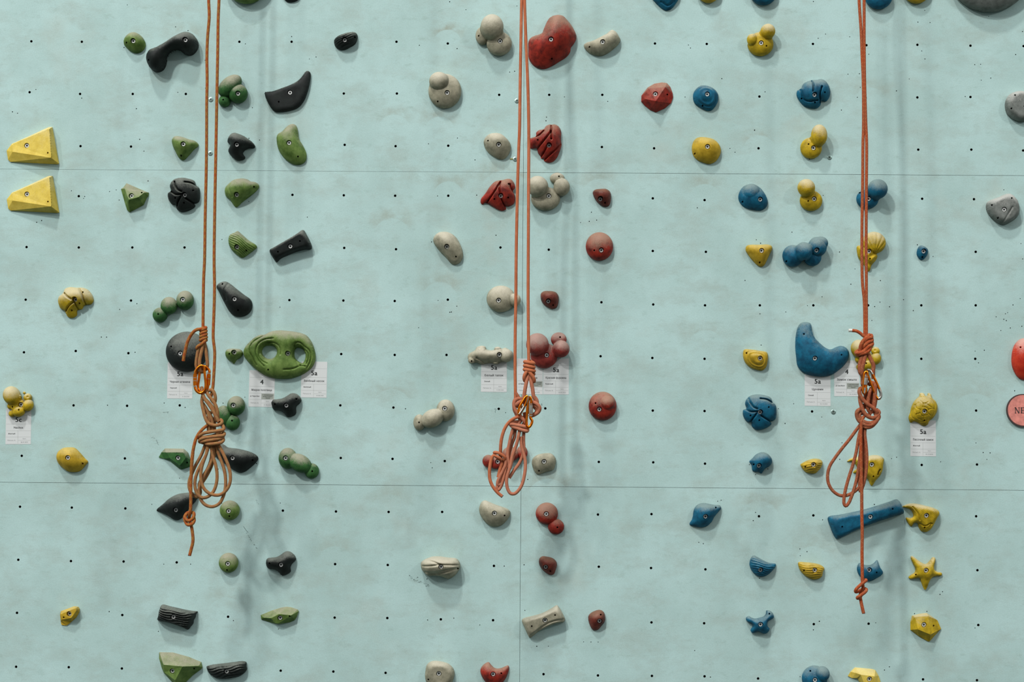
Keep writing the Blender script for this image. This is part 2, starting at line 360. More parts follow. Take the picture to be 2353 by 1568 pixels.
# ---------------- climbing holds ----------------
def bolt_mesh():
    V, F, fm = [], [], []
    prof = [(4.85, 0), (4.85, 3.5), (4.3, 4.1), (2.6, 4.1)]; N = 24
    for r, h in prof:
        for k in range(N): V.append((r * math.cos(2 * PI * k / N) * U, -h * U, r * math.sin(2 * PI * k / N) * U))
    for j in range(len(prof) - 1):
        for k in range(N):
            a, b = j * N + k, j * N + (k + 1) % N; F.append((a, b, b + N, a + N)); fm.append(0)
    s = len(V)
    for h in (4.1, 1.6):
        for k in range(N):
            t = 2 * PI * k / N; q = (t % (PI / 3)) - PI / 6; r = 2.3 / math.cos(q) * .93
            V.append((r * math.cos(t) * U, -h * U, r * math.sin(t) * U))
    for k in range(N):
        k2 = (k + 1) % N
        F.append((3 * N + k, 3 * N + k2, s + k2, s + k)); fm.append(0)
        F.append((s + k, s + k2, s + N + k2, s + N + k)); fm.append(1)
    F.append(tuple(s + N + k for k in range(N))); fm.append(1)
    me = bpy.data.meshes.new('bolt'); me.from_pydata(V, [], F); me.materials.append(M_STEEL); me.materials.append(M_SOCK)
    me.polygons.foreach_set('material_index', fm); me.polygons.foreach_set('use_smooth', [True] * len(F)); me.set_sharp_from_angle(angle=.6); me.update(); return me
BOLT = bolt_mesh()
GROUPS = {'G': 'green climbing holds', 'D': 'green climbing holds', 'K': 'black climbing holds', 'W': 'beige climbing holds', 'R': 'red climbing holds', 'M': 'red climbing holds', 'N': 'red climbing holds',
 'B': 'blue climbing holds', 'Y': 'yellow climbing holds', 'O': 'yellow climbing holds', 'L': 'yellow climbing holds', 'S': 'grey climbing holds', 'E': 'red climbing holds'}
def hold(cr, col, label, out=None, balls=(), H=28, p=.62, rim=2.5, bolt=None, holes=(), gro=(), gd=3.5, gw=2.0, sharp=False, gx=0, gy=.28, inner=(), ie=(), thru=(),
         stria=None, lvl=None, rad=None, bump=(), ck=0.0, lift=None, flat=0, wob=0):
    s = (cr if isinstance(cr, tuple) else CR[cr])[2]
    polys = []; G0 = None
    if out is not None:
        o = P(cr, S(out) if isinstance(out, str) else out); o = W(o[:, 0], o[:, 1], rim)
        if not sharp: o = crom(o, True, 6)
        out_w = ccw(o)
    B = []
    for b in balls:
        x, y, rx = b[:3]; ry = b[3] if len(b) > 3 else rx; rot = math.radians(b[4] if len(b) > 4 else 0); m = (rx + ry) / 2
        ch = b[5] if len(b) > 5 else .4 * m; rh = b[6] if len(b) > 6 else m
        q = P(cr, (x, y)); ch /= s; rh /= s; c = W(q[0], q[1], ch)
        B.append((c, rx / s * U, ry / s * U, rot, ch * U, rh * U))
    allp = ([out_w] if out is not None else []) + [circle(b[0], b[1], b[2], b[3], 40) for b in B]
    mn = np.min([a.min(0) for a in allp], 0); mx = np.max([a.max(0) for a in allp], 0)
    size = mx - mn; ctr = (mn + mx) / 2
    g = max(1.25 * U, math.sqrt(size[0] * size[1]) / 78)
    if out is not None: polys.append(ccw(resample_keep(out_w, g) if sharp else resample(out_w, g)))
    for b in B: polys.append(circle(b[0], b[1], b[2], b[3], max(16, int(2 * PI * (b[1] + b[2]) / 2 / g))))
    nbase = len(polys); thp = []
    for t in thru:
        q = P(cr, S(t)); thp.append(ccw(resample(crom(W(q[:, 0], q[:, 1], rim), True, 6), g)))
    Hm = H if not B else max(H if out is not None else 0, max(b[4] + b[5] for b in B) / U)
    hest = rim + .8 * (H if out is not None else 0)
    def feat_h(q):        # rough height under a feature, used to find it along the line of sight
        w = W(q[0], q[1], hest); hh = hest * U if out is not None and inpoly(w[None], polys[0])[0] else 0
        for b in B:
            c, sn = math.cos(b[3]), math.sin(b[3]); d = w - b[0]; qq = ((d[0] * c + d[1] * sn) / b[1]) ** 2 + ((-d[0] * sn + d[1] * c) / b[2]) ** 2
            if qq < 1: hh = max(hh, b[4] + b[5] * math.sqrt(1 - qq))
        return hh / U
    def feat(pt):
        q = P(cr, pt); return W(q[0], q[1], feat_h(q))
    bc = feat(bolt) if bolt else None; hc = [feat(h) for h in holes]
    ptl = []; faces = []; edges = []
    def add(pp, face=True):
        i = len(ptl); ptl.extend(pp.tolist())
        if face: faces.append(list(range(i, i + len(pp))))
        return i
    for pp in polys: add(pp)
    for pp in thp: add(pp)
    rings = []
    if bc is not None: rings += [(bc, 5.75 * U, 6.1 * U, 24, 7.0)]
    for c in hc: rings += [(c, 1.75 * U, 2.15 * U, 12, 9.0)]
    for c, r0, r1, n, _ in rings:
        for r in (r0, r1):
            i = len(ptl); q = circle(c, r, n=n); ptl.extend(q.tolist()); edges += [(i + k, i + (k + 1) % n) for k in range(n)]
    iw = []
    if inner:
        for x, y, h in inner:
            q = P(cr, (x, y)); iw.append((*W(q[0], q[1], h), h * U))
        iw = np.array(iw)
        # coarse faceting: the heights everywhere are read from these planes
        cp = [tuple(a) for a in out_w] + [tuple(a[:2]) for a in iw]; no = len(out_w)
        ce = [(a + no, b + no) if b >= 0 else (a + no, -b - 1) for a, b in ie]
        hp = np.array([rim * U] * no + [a[2] for a in iw])
        # outline indices in ie refer to the given (clockwise) order
        if area(W(*P(cr, S(out) if isinstance(out, str) else out).T, rim)) < 0: ce = [(a, (no - 1 - b) if b < no else b) for a, b in ce]
        cv, cf, cof, ced = cdt(cp, ce, [list(range(no))])
        key = {}
        cpv = np.array(cp); hcv = np.array([hp[np.argmin(((cpv - v) ** 2).sum(1))] for v in cv])
        ctri = [t for t, o in zip(cf, cof) if o]
        for a, b in ced:
            L = np.linalg.norm(cv[a] - cv[b]); n = max(2, int(L / g)); i = len(ptl)
            q = np.array([cv[a] + (cv[b] - cv[a]) * k / n for k in range(1, n)])
            if len(q) and polydist(q, polys[0]).min() > .05 * g:
                ptl.extend(q.tolist())
    grw = []
    for gl in gro:
        q = P(cr, S(gl)); q = crom(W(q[:, 0], q[:, 1], hest), False, 6) if len(q) > 2 else W(q[:, 0], q[:, 1], hest); grw.append(q)
    # interior points on a triangular lattice
    xs = np.arange(mn[0], mx[0] + g, g); zs = np.arange(mn[1], mx[1] + g, g * .866)
    gx_, gz_ = np.meshgrid(xs, zs); gx_[1::2] += g / 2; gp = np.stack([gx_.ravel(), gz_.ravel()], -1)
    ins = np.zeros(len(gp), bool); dm = np.full(len(gp), 1e9)
    for pp in polys: ins |= inpoly(gp, pp); dm = np.minimum(dm, polydist(gp, pp))
    for pp in thp: ins &= ~inpoly(gp, pp); dm = np.minimum(dm, polydist(gp, pp))
    for c, r0, r1, n, _ in rings: dm = np.minimum(dm, np.sqrt(((gp - c) ** 2).sum(1)) - r1 + .1 * g)
    # a strip that follows the rim keeps the edge even
    for pp in polys:
        e = np.roll(pp, -1, 0) - np.roll(pp, 1, 0); e /= np.linalg.norm(e, axis=1)[:, None] + 1e-12; q = pp + np.stack([-e[:, 1], e[:, 0]], -1) * .8 * g
        dq = np.full(len(q), 1e9)
        for p2 in polys + thp: dq = np.minimum(dq, polydist(q, p2))
        for c, r0, r1, n, _ in rings: dq = np.minimum(dq, np.sqrt(((q - c) ** 2).sum(1)) - r1 + .2 * g)
        ptl.extend(q[dq > .7 * g].tolist())
    for pp in polys:
        w = dm < 1.35 * g
        w &= np.array([True] * len(gp)); dpp = np.full(len(gp), 1e9); dpp[w] = polydist(gp[w], pp); dm[dpp < 1.35 * g] = 0
    if inner: 
        for a, b in ced: dm = np.minimum(dm, segdist(gp, cv[a], cv[b]) + .1 * g)
    ptl.extend(gp[ins & (dm > .5 * g)].tolist())
    v, f, of, _ = cdt(ptl, edges, faces)
    keep = [t for t, o in zip(f, of) if o and max(o) < nbase]
    usedv = np.unique(np.array(keep)); mp = -np.ones(len(v), int); mp[usedv] = np.arange(len(usedv)); v = v[usedv]
    keep = [tuple(mp[list(t)]) for t in keep]; T = np.array(keep); n = len(v)
    und = set((a, b) for t in keep for a, b in zip(t, t[1:] + t[:1])); be = [(a, b) for a, b in und if (b, a) not in und]
    bset = np.zeros(n, bool)
    for a, b in be: bset[a] = bset[b] = True
    h = np.zeros(n); un = np.zeros(n)
    if out is not None and not inner:
        ino = inpoly(v, polys[0]); dd = polydist(v, polys[0])
        for pp in thp: dd = np.minimum(dd, polydist(v, pp))
        free = ino & (dd > .02 * g); idx = -np.ones(n, int); idx[free] = np.arange(free.sum()); m = free.sum()
        E = np.array([(a, b) for a, b in und if a < b or (b, a) not in und]); fa, fb = free[E[:, 0]], free[E[:, 1]]
        deg = np.bincount(idx[E[:, 0]][fa], minlength=m) + np.bincount(idx[E[:, 1]][fb], minlength=m) + 1e-9
        Ei = E[fa & fb]; ia, ib = idx[Ei[:, 0]], idx[Ei[:, 1]]
        def mul(x): return deg * x - np.bincount(ia, x[ib], m) - np.bincount(ib, x[ia], m)
        # vertex areas make the swelling independent of how the lattice is cut
        ar = np.zeros(n); tv = v[T]; ta = .5 * np.abs((tv[:, 1, 0] - tv[:, 0, 0]) * (tv[:, 2, 1] - tv[:, 0, 1]) - (tv[:, 2, 0] - tv[:, 0, 0]) * (tv[:, 1, 1] - tv[:, 0, 1]))
        for k in range(3): np.add.at(ar, T[:, k], ta / 3)
        rhs = ar[free] + 1e-12
        rhs = rhs / rhs.mean(); x = np.zeros(m); r_ = rhs.copy(); z_ = r_ / deg; q_ = z_.copy(); rz = r_ @ z_
        for _ in range(600):
            Aq = mul(q_); al = rz / (q_ @ Aq); x += al * q_; r_ -= al * Aq
            if np.abs(r_).max() < 1e-5: break
            z_ = r_ / deg; rn = r_ @ z_; q_ = z_ + rn / rz * q_; rz = rn
        u = np.zeros(n); u[free] = x; un = np.clip(u / u.max(), 0, 1)
        if flat: pr = 1 - (1 - np.clip(un / (1 - flat), 0, 1)) ** 2; pr = pr ** p
        else: pr = un ** p
        rel = (v - ctr) / (size / 2)
        inn = np.concatenate([E[:, 0], E[:, 1]]); onn = np.concatenate([E[:, 1], E[:, 0]]); dgn = np.bincount(inn, minlength=n) + 1e-9
        for _ in range(3): pr = np.where(free, .45 * pr + .55 * np.bincount(inn, pr[onn], n) / dgn, pr)
        hb = np.where(ino, (rim + H * pr * (1 + gy * rel[:, 1] + gx * rel[:, 0])) * U, 0); h = np.maximum(h, hb)
    if inner:
        for t in ctri:
            a, b, c = cv[t[0]], cv[t[1]], cv[t[2]]; det = (b[1] - c[1]) * (a[0] - c[0]) + (c[0] - b[0]) * (a[1] - c[1])
            if abs(det) < 1e-14: continue
            l1 = ((b[1] - c[1]) * (v[:, 0] - c[0]) + (c[0] - b[0]) * (v[:, 1] - c[1])) / det
            l2 = ((c[1] - a[1]) * (v[:, 0] - c[0]) + (a[0] - c[0]) * (v[:, 1] - c[1])) / det; l3 = 1 - l1 - l2
            ok = (l1 > -.01) & (l2 > -.01) & (l3 > -.01)
            h[ok] = np.maximum(h[ok], (l1 * hcv[t[0]] + l2 * hcv[t[1]] + l3 * hcv[t[2]])[ok])
        h[bset] = rim * U
    own = -np.ones(n, int)
    for k, b in enumerate(B):
        c, sn = math.cos(b[3]), math.sin(b[3]); d = v - b[0]
        q = ((d[:, 0] * c + d[:, 1] * sn) / b[1]) ** 2 + ((-d[:, 0] * sn + d[:, 1] * c) / b[2]) ** 2
        hh = b[4] + b[5] * np.sqrt(np.clip(1 - q, 0, 1)); w = (q <= 1.012) & (hh > h); own[w] = k; h = np.where(w, hh, h)
    # surface detail
    damp = np.clip(polydist(v, polys[0]) / (4 * U), 0, 1) if out is not None else 1
    wv = wob or 0
    if wv: h += (own < 0) * damp * wv * U * (np.sin(v[:, 0] * 160 + 3 * np.sin(v[:, 1] * 90)) + np.sin(v[:, 1] * 190 + 2 * np.sin(v[:, 0] * 120))) * .5
    if stria:
        an, wl, dp = stria[:3]; wp = stria[3] if len(stria) > 3 else 1.5; an = math.radians(an)
        al = (v[:, 0] * math.cos(an) + v[:, 1] * math.sin(an)) / U; ac = (-v[:, 0] * math.sin(an) + v[:, 1] * math.cos(an)) / U
        ph = ac + wp * np.sin(al / 17 + 1) + .6 * wp * np.sin(al / 7 + ac / 9)
        h += damp * dp * U * (np.abs(np.sin(PI * ph / wl)) - .6)
    if lvl: h += damp * lvl[1] * U * np.sin(2 * PI * lvl[0] * np.sqrt(un)) 
    if rad:
        q = feat(rad[:2]); a = np.arctan2(v[:, 1] - q[1], v[:, 0] - q[0]); h += (own >= 0) * rad[3] * U * np.abs(np.sin(a * rad[2])) * np.clip(np.sqrt(((v - q) ** 2).sum(1)) / (6 * U), 0, 1) 
    for q in grw:
        d = polydist(v, q, False); h -= np.clip(polydist(v, polys[0]) / (2 * U) + .35, 0, 1) * gd * U * np.exp(-(d / (gw * U)) ** 2)
    for x, y, r, hh in bump:
        q = feat((x, y)); d = np.sqrt(((v - q) ** 2).sum(1)); h += hh * U * np.exp(-(d / (r / s * U)) ** 2)
    h = np.maximum(h, 1.0 * U)
    dark = np.zeros(n); hbolt = 0
    for j, (c, r0, r1, nn, dp) in enumerate(rings):
        d = np.sqrt(((v - c) ** 2).sum(1)); near = (d > r0 * 1.01) & (d < r1 * 1.35); hs = h[near].min() if near.any() else h[np.argmin(d)]
        if bc is not None and j == 0: fl = max(hs - dp * U * .8, 1.5 * U); hbolt = fl
        else: fl = max(hs - dp * U, .5 * U)
        w = d < r0 * 1.02; h[w] = np.minimum(h[w], fl); dark[w] = 1
    # skirt down to the wall
    nor = np.zeros((n, 2))
    for a, b in be:
        e = v[b] - v[a]; q = np.array([e[1], -e[0]]); q /= (np.linalg.norm(q) + 1e-12); nor[a] += q; nor[b] += q
    nor /= (np.linalg.norm(nor, axis=1)[:, None] + 1e-12)
    V = [(x - ctr[0], -hh, z - ctr[1]) for (x, z), hh in zip(v, h)]; F = [t for t in keep]
    bi = np.nonzero(bset)[0]; levels = [.35, .7, 1.0]; prev = {i: i for i in bi}
    low = np.zeros(n)
    if lift is not None:
        q = W(*P(cr, lift[:2]), 0); low = lift[3] * U * np.exp(-(((v - q) ** 2).sum(1)) / (lift[2] / s * U) ** 2 * 1.0)
        low = np.minimum(np.where(low < .6 * U, 0, low), rim * .8 * U)
    for t in levels:
        cur = {}
        for i in bi:
            hh = h[i] - (h[i] - low[i]) * t
            if own[i] >= 0:
                b = B[own[i]]; r = min(b[1], b[2]); k = np.clip((h[i] - hh) / b[5], 0, .93); inset = r * (1 - math.sqrt(1 - k * k)); inset = min(inset, .55 * r)
            else: inset = (.25 * U * t) if not lift else 0
            x, z = v[i] - nor[i] * inset; cur[i] = len(V); V.append((x - ctr[0], -hh, z - ctr[1]))
        for a, b in be: F.append((b, a, cur[a], cur[b])) if False else F.append((prev[b], prev[a], cur[a], cur[b]))
        prev = cur
    if lift is not None:
        mp2 = dict(prev)
        for i in range(n):
            if i not in mp2: mp2[i] = len(V); V.append((v[i, 0] - ctr[0], -low[i], v[i, 1] - ctr[1]))
        for t in keep: F.append((mp2[t[0]], mp2[t[2]], mp2[t[1]]))
    root = empty('climbing_hold', (ctr[0], 0, ctr[1])); tag(root, label, 'climbing hold', GROUPS[col])
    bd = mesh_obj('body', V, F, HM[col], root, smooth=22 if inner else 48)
    me = bd.data; N = len(V); nr = np.empty(N * 3, np.float32); me.vertex_normals.foreach_get('vector', nr); nr = nr.reshape(-1, 3)
    zz = np.array([a[2] for a in V]); relz = zz / (size[1] / 2 + 1e-9)
    hh = np.array([-a[1] for a in V]); hn = hh / hh.max()
    c = .02 + .62 * np.clip(nr[:, 2], -.5, 1) + .34 * relz + .12 * hn + ck  # chalk on upper faces; its gradient also paints in lighter tops, darker undersides
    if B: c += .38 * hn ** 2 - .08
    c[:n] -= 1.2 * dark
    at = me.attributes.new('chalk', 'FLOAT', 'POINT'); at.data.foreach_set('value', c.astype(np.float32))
    if bc is not None:
        bo = bpy.data.objects.new('bolt', BOLT); COL.objects.link(bo); bo.parent = root; bo.location = (bc[0] - ctr[0], -hbolt, bc[1] - ctr[1]); bo.rotation_euler = (0, random.random() * 1.04, 0)
    return root
# ======== left route field: green, black and yellow ========
hold('A1', 'G', 'small egg shaped olive hold at the top left, beside the black handle hold', "1210,290 1255,310 1290,345 1312,400 1300,440 1270,470 1225,480 1180,465 1140,430 1115,395 1120,350 1160,305", H=22, bolt=(1201,370), holes=[(1137,381)], gx=-.1)
hold('A2', 'K', 'big black bone shaped handle hold with an open gap under its arch', "660,383 740,405 795,480 795,560 740,635 690,650 640,640 605,610 580,598 520,603 460,640 425,690 420,740 380,820 310,850 240,820 195,740 190,670 230,600 300,575 400,520 500,455 580,410", H=34, rim=18, bolt=(659,481), holes=[(210,712)], ck=-.05, lift=(505,590,150,16), gy=0)
hold('A2', 'D', 'green pebble cluster hold right of the left rope, above the black claw hold', None, [(1290,1125,118), (1130,1215,74), (1193,1030,168,104,42,70,105)], bolt=(1287,1120), holes=[(1113,1198)])
hold('P', 'G', 'green hold cut off by the top edge, just right of the left rope', None, [(567,-43,53,53,0,12,30)], bolt=(567,-50))
hold('P', 'K', 'black hold of which only a small tip shows at the top edge', "645,-20 655,1 665,5.5 685,0 694,-30 690,-60 650,-60", H=20, bolt=(668,-34))
hold('A3', 'K', 'small black ribbed oval hold between the black horn and the top edge', "1140,480 1180,440 1250,410 1330,390 1390,388 1418,420 1415,480 1390,530 1330,570 1270,598 1210,600 1160,570 1138,520", H=26, bolt=(1265,477), stria=(20,4.6,2.2,1.5), holes=[(1383,437)], ck=-.1)
hold('A3', 'K', 'large flat black horn shaped hold with one tip curling upward', "820,848 850,870 855,920 840,1020 825,1080 790,1180 740,1260 690,1300 600,1330 500,1345 430,1342 390,1310 340,1230 305,1140 303,1110 330,1102 400,1095 500,1060 620,1015 700,970 750,920 790,865", H=9, rim=5, flat=.4, bolt=(609,1113), holes=[(473,1223)], ck=-.25)
hold('B2', 'G', 'olive rounded triangle hold pointing down, left of the left rope', "975,205 1050,215 1150,250 1240,275 1290,320 1290,350 1230,400 1150,490 1090,550 1060,555 1010,520 960,430 920,340 908,270 930,225", H=26, bolt=(1076,325), holes=[(1030,477)])
hold('B2', 'G', 'green faceted hold with a flat chalky top face, left of the black flower hold', "255,885 520,1000 575,1020 570,1070 545,1100 500,1200 300,1305 265,1275 240,1200 175,970 215,940", sharp=True, inner=[(228,962,13), (285,1125,27), (430,1085,26), (515,1018,15)], ie=[(0,1),(1,2),(2,3),(3,0),(1,-7)], bolt=(320,1063), holes=[(462,1013)], ck=.05)
FLOWER = "1050,808 1150,820 1230,850 1262,920 1300,950 1315,1050 1300,1150 1250,1180 1225,1175 1248,1215 1200,1260 1100,1298 1030,1298 975,1250 968,1195 920,1195 870,1140 850,1070 860,1020 900,1005 882,940 900,880 950,830"
FGRO = ["942,862 958,920 1000,985 1050,1010", "900,1008 960,1048 1060,1046", "1045,1070 990,1150 965,1200", "1105,1105 1180,1150 1240,1182", "1095,868 1180,880 1262,922"]
hold('B2', 'K', 'black flower shaped hold with five petals beside the left rope', FLOWER, H=27, bolt=(1091,1053), holes=[(955,1096),(1080,1165),(1214,990)], gro=[S(g) for g in FGRO], gd=8, gw=1.7, p=.42)
hold('B3', 'K', 'black claw hold with a hooked beak, right of the left rope', "370,345 420,358 500,390 560,430 620,475 660,525 665,550 640,568 580,570 530,590 490,635 500,665 522,695 510,725 450,745 390,738 330,690 285,630 280,590 310,535 310,515 268,480 280,420 320,365", H=28, rim=5, bolt=(402,517), ck=.02)
hold('B3', 'G', 'tall olive pear shaped hold leaning left, under the black horn', "1210,218 1255,240 1280,300 1300,430 1350,520 1390,600 1408,670 1395,750 1350,795 1280,812 1200,795 1120,745 1050,670 1000,580 975,460 980,390 1010,350 1055,330 1110,270 1160,230", H=27, bolt=(1158,495), holes=[(1278,682)], gy=.25, ck=.05)
hold('B3', 'G', 'olive wedge hold with a domed chalky top just below the upper seam', "430,1008 500,1005 560,1020 605,1048 660,1055 715,1090 722,1130 690,1180 600,1260 480,1350 405,1420 380,1415 345,1375 310,1320 250,1270 228,1200 240,1130 300,1070 350,1030", H=28, bolt=(395,1237), holes=[(640,1117)], gro=[S("350,1030 285,1130 330,1260")], gd=2.5, gy=.3, ck=.05)
hold('B4', 'G', 'green ribbed shell hold below the upper seam, right of the left rope', "340,265 400,310 480,380 560,430 578,460 540,500 480,545 420,585 390,588 320,540 270,490 238,420 235,360 250,315 280,295 320,280", H=24, bolt=(333,457), holes=[(445,497)], stria=(-32,4.6,2.6,2.0), ck=-.02)
hold('B4', 'K', 'black rectangular edge hold tilted up to the right', "1132,252 1160,285 1235,455 1225,485 1150,490 1040,520 930,565 860,600 810,642 790,620 728,500 800,455 950,370 1060,305", H=22, rim=6, flat=.35, p=.5, bolt=(979,452), holes=[(1097,392),(830,517)], ck=.0)
hold('B4', 'K', 'black teardrop hold with a grooved upper tip, right beside the left rope', "190,872 240,890 330,960 420,1030 500,1090 522,1150 510,1220 460,1275 390,1298 310,1290 250,1240 190,1140 120,1000 90,935 120,895", H=28, bolt=(309,1086), holes=[(155,900),(345,1215)], gro=[S("222,882 185,980 200,1090")], gd=3, gw=2.6)
WEDGE = [(755,140), (850,665), (830,675), (150,640), (115,610), (95,480), (170,380), (430,265), (700,140)]
for dx, dy, lb in ((0, 0, 'yellow faceted wedge hold at the left edge, just above the upper seam'), (2, 703, 'yellow faceted wedge hold at the left edge, just below the upper seam')):
    hold('B1', 'L', lb, [(x + dx, y + dy) for x, y in WEDGE], sharp=True, inner=[(180+dx,495+dy,15),(735+dx,580+dy,28),(708+dx,163+dy,24),(180+dx,385+dy,11)], ie=[(0,1),(1,2),(2,3),(3,0),(0,-5),(1,-3),(2,-1)], bolt=(369+dx,395+dy), holes=[(690+dx,511+dy)], ck=.12)
hold('C1', 'Y', 'yellow lobed hold with a chalk whitened top in the second column from the left', "235,235 300,240 350,240 400,260 440,310 450,355 430,390 380,398 362,410 345,435 305,445 300,490 260,515 220,505 190,450 155,430 132,370 140,320 180,290 190,255", H=28, bolt=(283,346), holes=[(350,280),(318,380),(245,443)], gro=[S("183,290 215,320 250,345"), S("312,243 345,300 365,405"), S("280,375 290,420 302,460"), S("188,445 230,400 268,372")], gd=8, gw=1.7, ck=.34)
hold('C1', 'D', 'green three ball hold above the large black disc', None, [(1275,355,78,88), (1050,487,67,68), (1130,403,76,80,0,45,60)], bolt=(1253,348), holes=[(1033,479)], ck=.1)
hold('C1', 'K', 'large black domed disc hold behind the left rope knot', None, [(1291,817,189,182,0,14,125)], bolt=(1230,833), holes=[(1152,773)], ck=.0)
hold('C2', 'G', 'tiny olive hold between the left rope and the big green ring hold', "1235,720 1260,660 1330,640 1420,640 1500,650 1545,690 1555,740 1510,800 1440,850 1390,915 1350,880 1290,840 1245,780", H=20, bolt=(1391,706), holes=[(1312,733)], gy=.3)
hold('C3', 'G', 'very large green hold with two through holes like a mask', "130,545 160,460 230,380 310,310 400,270 460,268 560,220 680,200 800,205 920,220 1040,245 1120,280 1180,350 1230,450 1262,600 1250,700 1200,790 1100,870 1000,920 880,955 700,962 560,940 420,880 300,790 210,700 150,620", H=30, p=.45,
     thru=["540,440 610,455 650,500 655,560 630,610 570,645 500,640 450,600 425,550 435,490 480,450", "985,475 1060,500 1100,560 1100,640 1060,712 1000,690 945,640 930,570 945,500"], bolt=(824,562), holes=[(514,815)],
     gro=[S("420,430 380,500 370,590 410,670 500,720"), S("420,430 500,395 600,395 680,440 712,510 712,580"), S("600,325 450,345 350,420 320,540 360,660 450,760"), S("430,285 270,390 220,500 260,610 330,740"), S("925,640 918,560 918,440 950,395 1020,395 1080,450 1150,505 1180,590 1160,700 1110,790"), S("1050,480 1120,540 1140,620 1110,720"), S("1010,750 900,800 760,815"), S("940,680 1000,740 1090,760")], gd=4, gw=1.5, ck=-.02)
TRI = "900,1185 960,1195 1015,1240 1038,1300 1010,1350 960,1400 955,1500 920,1540 820,1560 790,1530 740,1480 680,1455 610,1450 580,1400 568,1340 590,1290 660,1280 740,1265 810,1230 860,1195"
hold('C3', 'K', 'black three armed hold overlapping the corner of a white card', TRI, H=25, rim=5, bolt=(803,1379), holes=[(618,1357),(957,1278)], ck=0)
hold('F3', 'K', 'black three armed hold near the bottom, above the olive boat shaped hold', "620,135 690,150 760,215 785,280 760,320 710,370 685,430 690,500 650,540 540,578 515,565 470,510 400,470 290,450 250,400 245,320 270,265 330,252 430,240 510,200 570,155", H=25, rim=5, bolt=(514,381), holes=[(302,358)], ck=0)
hold('C4', 'D', 'green three ball hold tucked right behind the left rope bundle', None, [(1062,475,134,146), (872,625,120,152,0,50,100), (1008,728,112,118,0,40,95)], bolt=(1018,470), holes=[(1000,700)], ck=0)
hold('C5', 'D', 'green faceted hold half behind the left rope coil, lower seam below', "205,162 430,165 480,210 515,300 505,380 405,415 370,400 260,310 190,285 130,268 160,210", sharp=True, inner=[(215,208,12),(425,208,24),(458,270,26),(385,368,18),(262,278,13)], ie=[(0,1),(1,2),(2,3),(3,4),(4,0),(1,-2),(2,-5),(4,-9)], bolt=(352,276), holes=[(458,332)], ck=.05)
hold('C5', 'K', 'black fin shaped hold pointing right from behind the left rope coil', "870,100 920,120 960,148 1080,165 1220,200 1310,250 1325,285 1300,330 1230,395 1170,440 1110,455 1050,435 980,390 900,330 830,280 770,200 800,120", H=27, bolt=(1016,278), holes=[(1249,303)], ck=-.05)
hold('C5', 'K', 'black leaf shaped hold pointing left, under the lower seam', "102,905 180,830 260,760 360,710 470,693 560,690 605,735 570,800 500,880 430,980 370,1022 310,1018 240,970 150,930", H=27, bolt=(331,902), ck=-.12)
hold('C5', 'G', 'round olive ball hold just right of the left rope coil tip', None, [(982,905,120,118,0,35,85)], bolt=(967,915), holes=[(977,976)], ck=-.1)
hold('C5', 'G', 'round pale olive ball hold, lower of the two, left of a black three armed hold', None, [(968,1535,117,118,0,35,85)], bolt=(957,1549), holes=[(950,1622)], ck=.1)
hold('C6', 'D', 'green caterpillar hold of three balls crossing just above the lower seam', None, [(600,528,206,236,0,60,200), (1140,812,164,172,0,50,150), (872,635,282,196,-27,130,190)], bolt=(548,522), holes=[(1150,817)], ck=0)
OCT = [(170,310,122,138,25,70,130), (400,340,62,62,0,40,60), (405,450,76,88,-20,50,80), (270,540,90,76,10,50,80), (175,570,52,50,0,30,50), (140,460,36,46,0,30,40), (175,400,34,30,0,60,34), (275,330,34,36,0,80,34), (250,440,110,110,0,30,70), (350,270,20,22,0,24,20)]
def octo(dx, dy, lb, bolt=True):
    hold('C7', 'Y', lb, None, [(b[0] + dx, b[1] + dy) + b[2:] for b in OCT], bolt=(290+dx,440+dy) if bolt else None, holes=[(180+dx,473+dy),(268+dx,515+dy)], bump=[(395+dx,330+dy,14,-3),(275+dx,330+dy,12,-2)], ck=.1)
octo(0, 0, 'yellow octopus shaped hold at the left edge, above the 5c card')
hold('C7', 'O', 'ochre teardrop hold pointing right, just above the lower seam at left', "1000,1055 1080,1065 1150,1130 1220,1210 1268,1265 1230,1320 1150,1400 1080,1415 980,1405 920,1365 850,1300 815,1220 830,1130 900,1070", H=28, bolt=(984,1207), holes=[(1171,1291)], ck=-.1)
hold('F1', 'O', 'small ochre faceted hold near the bottom left corner', "300,340 530,255 600,262 625,300 620,360 570,450 480,530 400,590 310,578 298,520 285,400", sharp=True, inner=[(300,395,14),(562,285,20),(575,320,20),(480,458,18),(302,490,12)], ie=[(0,1),(1,2),(2,3),(3,4),(4,0)], bolt=(425,393), holes=[(327,454)], ck=-.1)
hold('F2', 'K', 'black layered ledge hold tilted down to the right, fourth column', "240,228 400,260 600,305 760,335 858,350 830,400 820,450 790,500 785,550 740,610 695,660 600,620 450,565 300,525 190,510 158,480 180,430 195,350 215,280", H=26, rim=5, flat=.3, bolt=(445,438), stria=(-8,5.2,3.2,2.2), ck=-.12, sharp=False)
hold('F2', 'G', 'large green faceted rock hold cut off by the bottom edge', "195,1050 430,1055 700,1130 920,1220 945,1310 930,1340 780,1450 650,1580 500,1700 430,1580 280,1420 240,1330 190,1150", sharp=True, inner=[(270,1270,22),(600,1300,36),(880,1292,16),(470,1540,24),(285,1400,14)], ie=[(0,1),(1,2),(1,3),(0,4),(4,3),(0,-1)], bolt=(415,1382), holes=[(785,1345)], ck=.0)
hold('F2', 'K', 'black ribbed half moon hold at the bottom, right of the green rock', "1015,1300 1100,1270 1300,1245 1500,1220 1640,1205 1700,1225 1705,1300 1715,1340 1680,1400 1600,1460 1450,1500 1300,1518 1180,1500 1080,1440 1035,1380", H=25, rim=4, bolt=(1360,1387), stria=(8,5.5,3.0,2.4), ck=-.08)
